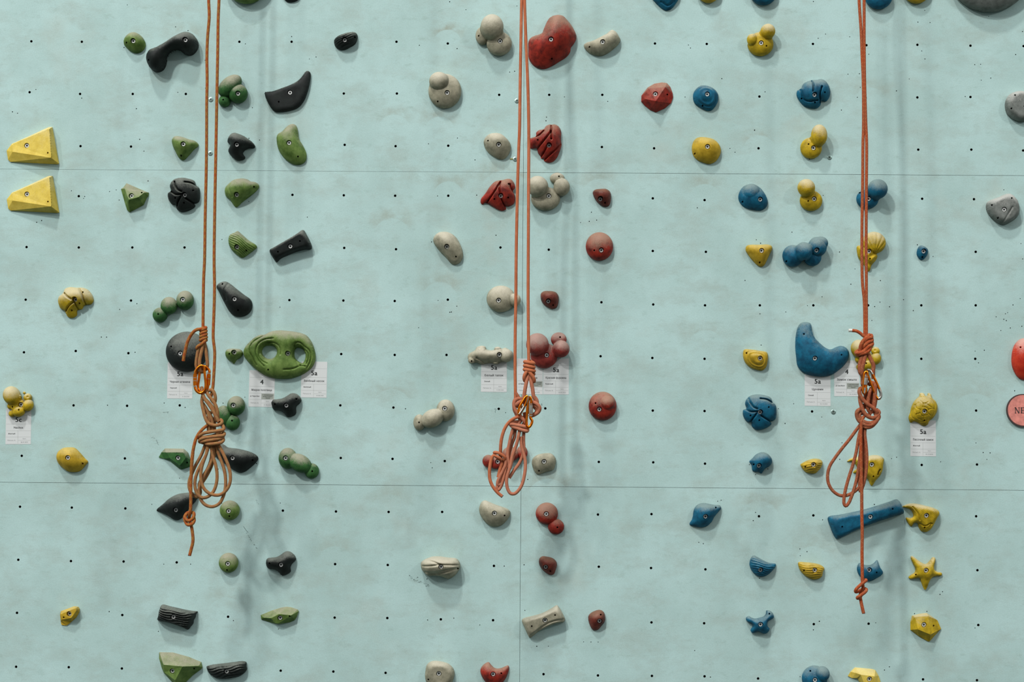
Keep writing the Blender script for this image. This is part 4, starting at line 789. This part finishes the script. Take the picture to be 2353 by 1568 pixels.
card(384.6, 833, 442.8, 916.4, '5a', 'Черная штанина', 'Черный', '31.08.2020', 'white 5a card under the large black disc hold')
NOTE = ['С вертикальными', 'мизер и зацепы', 'черные']
card(572, 851.5, 631, 935.6, '4', 'Мокрое полотенце', 'Д Черн/Зел', '31.08.2020', 'white card graded 4 with a grey box, below left of the green mask hold', NOTE, .7)
card(692, 831.3, 751.3, 914.2, '5a', 'Зелёный носок', 'Зеленый', '30.08.2020', 'white 5a card at the right end of the green mask hold', None, .4)
card(1105.4, 818.5, 1164.8, 901.2, '5a', 'Белый тапок', 'Белый', '15.08.2020', 'white 5a card under the beige frog hold')
card(1188.3, 824.4, 1247.2, 906.6, '4', 'Радужная', 'Д Крас/Бел', '30.08.2020', 'white card mostly hidden behind the middle rope knot', ['С горизонтальными', 'мизер и белые', 'зацепы'])
card(1248, 824, 1307, 907, '5a', 'Красная фуражка', 'Красный', '30.08.2020', 'white 5a card under the faded red four ball hold')
card(1849, 850.5, 1908.4, 933.2, '5a', 'Цунами', 'Синий', '02.10.2020', 'white 5a card under the blue boomerang hold', None, .3)
card(1916.8, 828.5, 1975, 911, '4', 'Замок смыло', 'Д Син/Желт', '02.10.2020', 'white card graded 4 with a grey box, left of the right rope', ['С вертикальными', 'мизер и зацепы', 'черные'])
card(2091.8, 966.5, 2150.4, 1048.8, '5a', 'Песочный замок', 'Желтый', '02.10.2020', 'white 5a card under the yellow turtle hold', None, .2)
card(13.2, 938.5, 71.6, 1021.3, '5c', 'Nachos', 'Желтый', '28.09.2020', 'white 5c card under the yellow octopus hold at the left edge', None, -.6)

# ---------------- round sign at the right edge ----------------
cx_, cz_ = W(2350.5, 943.5, 4); sg = empty('round_sign', (cx_, 0, cz_)); tag(sg, 'round pink sign with a dark rim and the letters NEW, cut by the right edge', 'sign')
def disc(r0, r1, y0, y1, name, mat, parent, N=64):
    V = [(r0*math.cos(2*PI*k/N), y0, r0*math.sin(2*PI*k/N)) for k in range(N)] + [(r1*math.cos(2*PI*k/N), y1, r1*math.sin(2*PI*k/N)) for k in range(N)]
    F = [tuple(range(N, 2*N)), tuple(range(N))[::-1]] + [(k, (k+1) % N, N+(k+1) % N, N+k) for k in range(N)]
    return mesh_obj(name, V, F, mat, parent, None, 30)
disc(37.6*U, 37.6*U, 0, -6*U, 'rim', M_SIGNE, sg); disc(35*U, 34.8*U, -6*U, -6.6*U, 'face', M_PINK, sg)
# serif capitals drawn as bars
def letters():
    V, F = [], []
    def bar(x0, z0, x1, z1, wd):
        a = np.array([x0, z0]); b = np.array([x1, z1]); d = b - a; d = d / np.linalg.norm(d); nn = np.array([-d[1], d[0]]) * wd / 2
        k = len(V)
        for y in (-7.1, -6.5):
            for q in (a - nn, b - nn, b + nn, a + nn): V.append((q[0] * U, y * U, q[1] * U))
        F.extend([(k,k+1,k+2,k+3),(k+7,k+6,k+5,k+4),(k,k+4,k+5,k+1),(k+1,k+5,k+6,k+2),(k+2,k+6,k+7,k+3),(k+3,k+7,k+4,k)])
    Hh = 13.5
    bar(1.6,0,1.6,Hh,1.3); bar(1.4,Hh,9.6,0,2.4); bar(9.8,0,9.8,Hh,1.3); bar(0,.4,3.6,.4,.8); bar(-.4,Hh-.4,3,Hh-.4,.8); bar(8,Hh-.4,11.6,Hh-.4,.8)
    bar(15.5,0,15.5,Hh,2.6); bar(13.5,.5,22,.5,1.0); bar(13.5,Hh-.5,21.6,Hh-.5,1.0); bar(16,Hh/2,20,Hh/2,1.0); bar(21.5,0,21.9,3.2,.9); bar(21.4,Hh,21.4,Hh-3,.9); bar(20,Hh/2-1.6,20,Hh/2+1.6,.7)
    bar(25.6,Hh,29,0,2.4); bar(29,0,32,Hh,1.2); bar(32,Hh,35.4,0,2.4); bar(35.4,0,38.2,Hh,1.2); bar(23.8,Hh-.4,28,Hh-.4,.8); bar(36.4,Hh-.4,40,Hh-.4,.8)
    return [(x - 19.5*U, y, z - Hh/2*U) for x, y, z in V], F
V, F = letters(); mesh_obj('lettering', V, F, M_SIGNE, sg)

# ---------------- ropes ----------------
D0 = 190.0                                       # the ropes hang 31 cm off the wall
def pth(cr, t, d=0.0):
    """string of x,y[,depth] in a crop -> world points"""
    out = []
    for p in t.split():
        q = [float(v) for v in p.split(',')]; h = D0 + d + (q[2] if len(q) > 2 else 0); a = P(cr, q[:2]); w = W(a[0], a[1], h); out.append((w[0], -h * U, w[1]))
    return np.array(out)
def wrap(cr, x, y0, y1, rx, turns, tilt, d=0.0, dr=None, ph=0.0, taper=0):
    s = CR[cr][2]; out = []; n = max(8, int(turns * 14)); dr = dr if dr is not None else rx
    for k in range(n + 1):
        t = k / n; a = ph + 2 * PI * turns * t; r = rx * (1 + taper * (t - .5))
        q = P(cr, (x + r * math.cos(a), y0 + (y1 - y0) * t - tilt * math.cos(a))); h = D0 + d + (dr / s) * math.sin(a); w = W(q[0], q[1], h); out.append((w[0], -h * U, w[1]))
    return np.array(out)
def tube_data(path, r, V, F, UV, N=12, step=2.2, smooth=True, taper=None):
    p = crom(path, False, 8) if smooth and len(path) > 2 else path; p = resample(p, step * U, False); n = len(p)
    T = np.gradient(p, axis=0); T /= np.linalg.norm(T, axis=1)[:, None] + 1e-12
    a = np.cross(T[0], (0, 0, 1.)); a = np.cross(T[0], (0, 1., 0)) if np.linalg.norm(a) < .3 else a; a /= np.linalg.norm(a)
    base = len(V); L = 0
    for i in range(n):
        if i: L += np.linalg.norm(p[i] - p[i-1])
        a = a - T[i] * (a @ T[i]); a /= np.linalg.norm(a); b = np.cross(T[i], a); rr = r if taper is None else r * taper(i / (n - 1))
        for k in range(N):
            t = 2 * PI * k / N; V.append(tuple(p[i] + rr * (a * math.cos(t) + b * math.sin(t))))
    Ls = np.r_[0, np.cumsum(np.linalg.norm(np.diff(p, axis=0), axis=1))]
    for i in range(n - 1):
        for k in range(N):
            k2 = (k + 1) % N; F.append((base+i*N+k, base+i*N+k2, base+(i+1)*N+k2, base+(i+1)*N+k)); u0, u1 = k / N, (k + 1) / N; UV.append(((u0, Ls[i]), (u1, Ls[i]), (u1, Ls[i+1]), (u0, Ls[i+1])))
    for i, rv in ((0, True), (n - 1, False)):
        f = tuple(base + i * N + k for k in range(N)); F.append(f[::-1] if rv else f); UV.append(tuple((k / N, Ls[i]) for k in range(N)))
def tubes(name, paths, r, mat, parent, origin, N=12, step=2.2, taper=None):
    V, F, UV = [], [], []
    for p in paths: tube_data(p, r, V, F, UV, N, step, taper=taper)
    V = [(x - origin[0], y - origin[1], z - origin[2]) for x, y, z in V]
    o = mesh_obj(name, V, F, mat, parent, None, 60)
    uv = o.data.uv_layers.new(name='uv'); flat = [c for f in UV for q in f for c in q]; uv.data.foreach_set('uv', flat); return o
RR = 3.4 * U
def rope(label, mat, parts, origin_px, fat=1.12):
    w = W(*origin_px, D0); org = (w[0], -D0 * U, w[1]); r = empty('climbing_rope', org); tag(r, label, 'rope', 'ropes hanging down the wall')
    for name, paths in parts: tubes(name, paths, RR * (fat if name in ('twisted_bundle', 'wrapping_turns', 'clip_loop', 'end_knot') else 1.0 if name == 'hanging_strand' else 1.06), WORN[ROPE.index(mat)] if name in ('twisted_bundle', 'wrapping_turns', 'coil_loops', 'clip_loop') else mat, r, org)
    return r, org
UPX = lambda x: f"{x},-330 {x},-160 "
# left rope
ra = pth('P', UPX(482) + "479.5,0 480.8,38 477,86 475.4,134 476,182 475,240 474.8,298 474,384 471.5,500 470,600 468,640 467,700 466.5,755")
rb = pth('P', UPX(506) + "503.2,0 501.3,48 500.5,107 499.3,172 498.4,220 497,298 495,400 493.4,490 492,600 493,662 491.9,710 490.2,757 490,777 493.3,809 492.7,835 491.4,860 488.8,893 484,915")
k1 = wrap('C2', 842, 262, 500, 50, 4.2, 14, 2, 46, -1.6, .25)
k1t = pth('C2', "845,262,6 800,285,8 730,295,8 665,335,8 600,425,6 550,535,5 515,680,4 490,790,4 480,862,3")
k1d = pth('C2', "880,480,6 850,525,9 790,570,9 735,610,8 725,640,5 760,620,0 800,560,-3")
lo = [pth('C2', "820,560,2 760,640,4 725,800,4 712,930,3 725,1010,1 700,1060,-3 760,1075,-6"), pth('C2', "840,540,4 810,680,7 775,850,8 775,960,8 795,1040,5 830,1060,2 850,1000,-4"), pth('C2', "860,520,0 885,680,1 905,820,1 915,930,0 890,1010,-4 840,1030,-8")]
bun = [pth('C4', "560,330,0 548,420,3 570,540,5 595,640,7 640,730,9 720,768,10 810,760,9 850,725,7 835,690,3 795,690,-2"),
       pth('C4', "545,200,-4 560,300,6 590,370,8 650,450,9 720,560,9 760,640,9 800,715,8"), pth('C4', "600,240,4 650,320,7 720,410,8 765,500,8 785,590,7 790,680,3"),
       pth('C4', "640,250,3 700,240,6 735,290,7 750,370,6 735,430,2 690,380,-3"), pth('C4', "600,380,3 660,440,5 715,510,6 745,580,5 770,690,0"), pth('C4', "560,440,-2 600,500,0 640,580,1 655,700,1 665,860,0"), pth('C4', "640,560,0 690,660,1 712,760,1 715,870,0"),
       pth('C4', "690,560,-6 640,700,-6 650,860,-6"), pth('C4', "760,560,-6 740,700,-6 735,860,-6"), pth('C4', "600,560,-6 690,650,-7 700,860,-7")]
wr = [pth('C4', "780,700,-4 830,740,2 870,790,6 875,830,8 800,850,12 680,868,13 570,890,12 515,925,8 500,960,2 560,950,-8 700,930,-10 850,880,-4 885,895,4 870,920,9 760,935,13 640,950,13 550,970,12 515,1000,6 520,1020,0 600,1010,-8 750,970,-10 850,930,-4 865,945,4 830,965,9 720,985,13 600,1005,12 540,1020,6 600,1035,-4 740,1000,-8 850,970,-2 872,990,5 840,1025,9 740,1045,12 650,1052,12 610,1040,6 640,1020,-4")]
coil = [pth('C5', "735,110,2 700,230,4 650,370,5 635,470,6 645,580,6 690,665,6 770,715,6 860,720,6 935,670,6 980,590,6 990,480,6 965,370,5 915,250,4 850,120,2"),
        pth('C5', "755,110,0 775,240,2 815,370,3 830,480,3 820,590,3 785,680,3 730,735,3 660,755,3 600,720,3 570,650,3 565,550,3 595,440,3 650,330,2 700,230,1 715,110,0"),
        pth('C5', "810,110,-3 860,260,-1 905,380,0 930,500,0 930,630,0 900,750,0 850,830,0 770,862,0 690,840,0 640,785,0 612,700,0 625,600,0 680,480,-1 740,370,-2 780,270,-3 790,110,-4"),
        pth('C5', "690,110,-4 640,240,-4 570,370,-4 525,470,-4 495,560,-4 500,650,-4 540,720,-4 600,745,-4 630,690,-5 615,600,-5 660,500,-6 720,400,-6 760,280,-6 770,110,-6"),
        pth('C5', "830,110,-6 800,230,-8 760,380,-9 700,500,-9 640,600,-9 620,690,-9")]
tail = [pth('C4', "640,765,2 590,800,6 520,870,8 465,960,8 430,1080,8 405,1220,8 392,1400,8 388,1560,8"), pth('C5', "540,210,8 528,330,8 520,480,8 515,620,8 515,760,8 512,880,8 505,940,6 495,990,-2 505,1050,-4 520,1090,2 535,1180,3 540,1280,3 520,1370,3 500,1448,3")]
kn = [pth('C5', "470,940,2 445,980,6 455,1015,8 500,1030,9 545,990,8 552,945,5 520,930,-3 470,940,-5 440,990,-3 455,1050,3 480,1080,8 530,1070,9 555,1030,6 550,990,0")]
r1, o1 = rope('mottled orange and olive rope doubled up and coiled, leftmost of the three', ROPE[0], [('hanging_strand', [ra]), ('hanging_strand', [rb]), ('end_knot', [k1, k1d]), ('tail_end', [k1t]), ('clip_loop', lo), ('twisted_bundle', bun), ('wrapping_turns', wr), ('coil_loops', coil), ('hanging_tail', tail), ('stopper_knot', kn)], (480, 850))
# middle rope
ra = pth('P', UPX(1200) + "1198.6,0 1197.2,76 1195.3,191 1193.8,298 1192,342 1189.5,423 1186.8,545 1185.9,609 1185.4,680 1184,760 1183.6,843 1184.3,915 1184,930")
rb = pth('P', UPX(1203) + "1205.3,0 1208.7,96 1213.3,210 1215,298 1214.5,440 1214,560 1213.6,680 1214.5,798 1215,826 1215,838")
k2 = wrap('D1', 908, 520, 680, 62, 3.2, -24, 3, 46, -1.6, .15)
k2x = [pth('D1', "905,640,9 870,670,9 845,715,9 840,760,6 855,790,0 880,740,-4"), pth('D1', "890,640,8 925,690,10 965,750,9 970,795,5 940,790,-2")]
lo = [pth('D1', "905,690,4 880,760,6 858,860,7 842,960,7 835,1040,6 850,1100,3"), pth('D1', "910,690,3 930,790,6 950,890,6 965,990,5 1000,1060,2")]
mid = [pth('D2', "655,20,0 700,100,-2 650,120,2 632,190,4 650,260,5 700,330,6 760,395,6 800,450,4"), pth('D2', "790,60,2 780,130,5 720,150,8 670,190,8 690,215,2 740,215,-4"), pth('D2', "800,120,-2 740,108,0 690,105,2 645,140,2 635,220,0 655,300,-2 720,360,-4"),
       pth('D2', "900,150,5 965,180,8 1005,235,8 990,290,5 940,330,2 870,360,-3"), pth('D2', "930,80,2 962,130,2 960,210,0 925,220,-2 960,260,0 950,310,-2 880,345,-5"), pth('D2', "900,190,0 960,220,3 985,260,2 960,300,-2"),
       pth('D2', "800,350,-4 740,410,-2 690,470,-3 650,560,-4"), pth('D2', "660,320,-4 720,400,0 700,470,0 640,540,-2"), pth('D2', "780,300,-6 800,400,-6 770,480,-6 740,580,-6")]
wr2 = [pth('D2', "700,440,-4 620,445,4 580,470,8 640,480,9 720,495,9 790,510,8 830,540,2 800,560,-4 700,540,-6 620,500,-5 580,470,2 610,505,7 690,535,9 760,560,9 815,572,7 830,560,0")]
coil2 = [pth('D2', "715,560,4 700,640,6 680,730,6 640,850,6 605,950,6 585,1060,6 555,1160,6 530,1250,6 528,1330,6 545,1410,6 585,1470,6 640,1475,6 700,1425,6 750,1340,6 780,1230,6 797,1110,6 795,990,5 770,890,4 742,780,3 735,650,2"),
         pth('D2', "620,540,2 590,640,4 565,760,4 545,860,4 545,960,4 565,1040,3 570,1120,2 590,1050,1 640,880,0"), pth('D2', "775,580,-2 772,700,-2 775,830,-2 750,950,-2 700,1050,-2 640,1130,-2 595,1200,-2 565,1250,-2"),
         pth('D2', "650,560,-3 640,660,-3 605,750,-3 585,820,-3 555,930,-2 530,1060,0 500,1190,0 475,1290,0 445,1370,0 410,1420,0 390,1410,0 395,1360,0 430,1280,-1 470,1170,-2 500,1080,-2"),
         pth('D2', "520,930,4 510,1060,3 480,1130,2 430,1230,2 400,1300,2 400,1350,1 430,1340,0")]
tail2 = [pth('D2', "735,365,6 680,370,8 610,405,9 540,470,9 490,560,9 455,680,9 442,790,9 440,870,7 440,950,1 470,1010,-1 430,1130,-1 405,1240,-1"), pth('D2', "460,985,5 410,950,9 340,925,8 315,960,8 290,1060,8 280,1170,8 290,1280,8 335,1380,8 400,1460,8 462,1512,8")]
kn2 = [pth('D2', "365,895,4 350,880,8 400,885,10 460,915,10 500,950,8 490,985,4 440,985,0 380,940,4 340,910,6")]
r2, o2 = rope('plain salmon orange rope doubled up and coiled, hanging beside the vertical seam', ROPE[1], [('hanging_strand', [ra]), ('hanging_strand', [rb]), ('end_knot', [k2] + k2x), ('clip_loop', lo), ('twisted_bundle', mid), ('wrapping_turns', wr2), ('coil_loops', coil2), ('hanging_tail', tail2), ('stopper_knot', kn2)], (1200, 900), 1.2)
# right rope
ra = pth('P', UPX(1969) + "1974,0 1978.4,67 1981.2,134 1983.6,191 1984,298 1983,327 1982.2,423 1980.8,520 1980.7,607 1982,653 1985.8,690 1987,739 1987,776")
rb = pth('P', UPX(1985) + "1985.6,0 1985.8,96 1987,191 1989.5,280 1991.3,327 1990.7,442 1990.2,568 1990.7,638 1990.9,700 1991,740 1991,776")
k3 = [pth('E3', "1090,262,4 1060,285,9 1010,340,10 985,390,8 975,450,4"), pth('E3', "1105,265,0 1110,290,6 1060,305,10 1030,335,9 1020,370,4 1060,330,-4 1100,300,-3 1115,330,5 1070,350,10 1030,390,9 1015,420,4 1060,370,-4 1105,345,-2 1118,375,6 1075,400,10 1040,440,9 1000,470,9 945,480,8 925,475,4 960,450,-3"),
      pth('E3', "1095,390,6 1085,440,8 1040,475,9 980,490,8 940,495,4 990,510,-2 1050,500,-4")]
k3t = pth('E3', "1045,290,8 1010,270,8 975,240,8 930,215,8 878,208,7")
lo = [pth('E3', "1010,480,2 985,560,4 968,640,4 975,710,4 1000,750,2 1005,830,-2 1010,900,-4"), pth('E3', "1035,500,5 1020,580,7 1000,660,7 995,720,6 1020,780,2 1000,860,0"), pth('E3', "1070,490,2 1105,560,4 1135,630,4 1130,700,3 1135,790,1")]
mid = [pth('E3', "1005,900,0 975,910,5 965,950,8 1000,1030,9 1060,1090,10 1130,1140,10 1175,1190,9 1165,1225,5"), pth('E3', "1080,860,0 1110,835,6 1150,860,8 1155,940,8 1150,1040,7 1140,1150,5"), pth('E3', "1110,900,0 1085,960,5 1070,1050,5 1070,1150,4 1110,1210,2"), pth('E3', "970,1000,2 980,1080,5 1010,1170,8 1060,1235,9 1130,1260,9 1180,1230,8 1200,1190,4 1170,1160,-2"),
       pth('E3', "1000,1090,0 1010,1170,1 1040,1220,1 1100,1230,0"), pth('E3', "1130,880,-5 1120,1000,-5 1110,1140,-5"), pth('E3', "1040,900,-4 1040,1000,-5 1050,1150,-5"), pth('E3', "1165,1000,-6 1150,1100,-6 1120,1200,-6")]
wr3 = [pth('E3', "975,1155,4 940,1180,8 935,1230,7 960,1290,7 1010,1330,9 1080,1350,10 1150,1320,10 1190,1260,9 1195,1200,4"), pth('E3', "1000,1200,0 965,1210,4 975,1260,6 1030,1310,9 1100,1320,9 1170,1290,7 1200,1240,2 1150,1200,-6"), pth('E3', "980,1300,2 1040,1370,8 1110,1360,8 1170,1300,4")]
coil3 = [pth('E5', "540,430,-2 480,510,0 400,620,0 310,730,0 220,850,0 150,960,0 122,1070,0 132,1180,0 185,1275,0 270,1335,0 360,1340,0 450,1300,0 530,1230,0 580,1140,-2 600,1000,-3 600,850,-3 590,600,-3 585,450,-3"),
         pth('E5', "560,430,1 520,600,3 490,780,4 445,950,4 400,1090,4 360,1230,4 333,1370,4 335,1450,4 355,1475,4 390,1440,3 430,1350,2 470,1230,1 500,1110,0 525,950,0 550,700,0 570,450,0"),
         pth('E5', "610,440,2 600,540,3 615,680,3 627,850,3 620,1000,3 600,1130,3 575,1220,2 545,1290,1 530,1200,-1 560,950,-2 570,600,-2")]
tail3 = [pth('E5', "590,320,6 562,370,9 552,480,9 548,650,9 550,850,9 555,1050,9 560,1250,9 561,1400,9 562,1568,9"), pth('E8', "506,235,9 508,290,9 512,500,9 510,700,9 512,900,9 515,1050,8 520,1130,2 490,1200,-2 500,1290,2 515,1360,3 528,1415,3")]
kn3 = [pth('E8', "510,1020,-2 545,1030,4 560,1030,8 500,1080,10 440,1140,9 435,1165,4 470,1160,-3 530,1130,-4 560,1140,4 550,1165,9 490,1210,10 455,1235,7 470,1240,0 500,1210,-4")]
r3, o3 = rope('rust orange rope with thin pale tracer lines, rightmost of the three', ROPE[2], [('hanging_strand', [ra]), ('hanging_strand', [rb]), ('end_knot', k3), ('tail_end', [k3t]), ('clip_loop', lo), ('twisted_bundle', mid), ('wrapping_turns', wr3), ('coil_loops', coil3), ('hanging_tail', tail3), ('stopper_knot', kn3)], (1990, 850), 1.3)
w_ = tubes('white_whipping', [pth('E3', "882,208,7 862,207,7 835,208,7")], RR * 1.05, M_TAPE, r3, o3); w_['label'] = 'white taped rope end'
for r_, o_, t in ((r1, o1, pth('C5', "501,1440,3 499,1447,3 498,1454,3")), (r2, o2, pth('D2', "455,1506,8 462,1512,8 470,1519,8")), (r3, o3, pth('E8', "526,1408,3 528,1414,3 529,1421,3"))):
    w_ = tubes('melted_end', [t], RR * 1.03, M_SOCK, r_, o_, step=.8); w_['label'] = 'dark melted rope end'

# ---------------- carabiners ----------------
def carabiner(cr, label, body, sleeve, rings, mats, d=0, gate=None):
    p = pth(cr, body, d); org = p.mean(0); r = empty('carabiner', tuple(org)); tag(r, label, 'carabiner', 'carabiners clipped into the rope knots')
    V, F, UV = [], [], []; q = np.vstack([p, p[:1]]); tube_data(np.vstack([p[-1:], q, p[1:2]])[1:-1], 2.9 * U, V, F, UV, 12, 1.4)
    mesh_obj('body', [(x - org[0], y - org[1], z - org[2]) for x, y, z in V], F, mats[0], r, None, 60)
    for nm, s, rr, m in sleeve:
        s = pth(cr, s, d); tubes(nm, [s], rr * U, m, r, org, 16, 1.0)
    for s in rings:
        s = pth(cr, s, d); tubes('sleeve_ring', [s], 4.5 * U, M_SIL, r, org, 16, .6)
    return r
carabiner('C2', 'orange screw gate carabiner in front, clipped into the left rope', "858,960 862,1050 876,1180 884,1290 870,1370 830,1425 780,1440 725,1410 695,1360 690,1310 692,1200 692,1110 700,1050 740,985 800,945", [('screw_sleeve', "692,1095 690,1200 692,1305", 4.3, M_ALU)], ["691,1160 691,1168", "691,1215 691,1223", "693,1310 696,1324"], [M_ALU], 11)
carabiner('C2', 'orange screw gate carabiner behind, gate on the right, in the left rope', "885,962 925,1000 950,1045 940,1110 932,1200 925,1310 905,1380 860,1430 800,1420 755,1370 745,1300 762,1180 775,1080 800,1000 845,960", [('screw_sleeve', "940,1100 935,1190 928,1300", 4.4, M_ALU)], ["935,1078 934,1090", "936,1180 935,1188"], [M_ALU], 3)
carabiner('D2', 'orange carabiner with a silver gate, left one in the middle rope', "830,60 822,110 800,180 770,240 740,290 708,335 700,300 708,240 725,200 760,140 800,80", [('gate', "832,62 825,120 802,180 780,220", 2.7, M_SIL), ('gate_nose', "780,215 745,275 708,328", 3.1, M_SIL)], [], [M_ALU], 13)
carabiner('D2', 'orange carabiner with a silver screw sleeve, right one in the middle rope', "862,70 880,110 878,180 875,280 872,380 895,420 885,470 850,515 822,500 815,440 820,330 828,230 840,130", [('screw_sleeve', "876,195 874,260 872,325", 5.2, M_SIL)], ["877,176 877,186", "872,340 872,356"], [M_ALU], 11)
carabiner('E3', 'silver and orange carabiner clipped through the right rope knot', "1062,682 1100,695 1125,740 1160,810 1195,890 1222,955 1222,1005 1200,1030 1175,1015 1150,960 1120,880 1085,790 1060,720", [('bare_bend', "1060,682 1095,692 1122,735", 3.1, M_SIL), ('bare_end', "1205,915 1224,965 1220,1010 1196,1030", 3.1, M_SIL)], [], [M_ALU], 9)
carabiner('E3', 'orange carabiner with a silver sleeve, left one in the right rope knot', "1045,700 1062,720 1060,780 1050,850 1042,900 1042,940 1022,968 1008,940 1015,890 1018,800 1028,720", [('screw_sleeve', "1045,775 1040,820 1036,860", 5.0, M_SIL), ('gate_nose', "1030,895 1028,930 1024,965", 3.0, M_SIL)], ["1047,755 1046,764"], [M_ALU], 12)

# ---------------- pencil marks on the boards ----------------
def marks(name, cr, strokes, w=.7, lab=None):
    V, F = [], []
    for s in strokes:
        q = P(cr, S(s)); q = W(q[:, 0], q[:, 1]); q = crom(q, False, 5) if len(q) > 2 else q
        for a, b in zip(q[:-1], q[1:]):
            d = b - a; L = np.linalg.norm(d); 
            if L < 1e-7: continue
            d /= L; n = np.array([-d[1], d[0]]) * w * U / 2; k = len(V); a2 = a - d * w * U * .3; b2 = b + d * w * U * .3
            for p in (a2 - n, b2 - n, b2 + n, a2 + n): V.append((p[0], -.0002, p[1]))
            F.append((k, k+1, k+2, k+3))
    o = mesh_obj(name, V, F, M_PENCIL, WALL); o['label'] = lab; return o
marks('pencil_mark', 'D1', ["440,1170 455,1160 462,1175 452,1195 456,1212"], .65, 'handwritten question mark')
marks('pencil_mark', 'D1', ["1078,1092 1068,1094 1068,1103 1078,1106 1077,1115 1066,1114"], .6, 'small handwritten 5')
marks('pencil_mark', 'C4', ["-35,575 0,575", "8,572 22,572", "30,570 48,568", "36,570 36,590"], .7, 'faint handwritten letters')
def scuff(cr, x0, y0, x1, y1, n, sp):
    st = []
    for k in range(n):
        t = RNG.rand(); x = x0 + (x1 - x0) * t + RNG.randn() * sp * .4; y = y0 + (y1 - y0) * t + RNG.randn() * sp; l = 4 + 8 * RNG.rand()
        st.append(f"{x},{y} {x + l},{y + l * .35}")
    return st
marks('scuff_mark', 'D7', scuff('D7', 20, 620, 360, 760, 60, 14), .55, 'row of dark scuff specks')
marks('scuff_mark', 'C5', ["1148,1100 1175,1140 1203,1172"] + scuff('C5', 1180, 1180, 1310, 1370, 12, 6), .8, 'dark diagonal scratch')
marks('scuff_mark', 'C5', scuff('C5', 50, 30, 130, 110, 14, 12) + scuff('C5', 1290, 780, 1330, 830, 8, 10), .5, 'dark scuff specks')
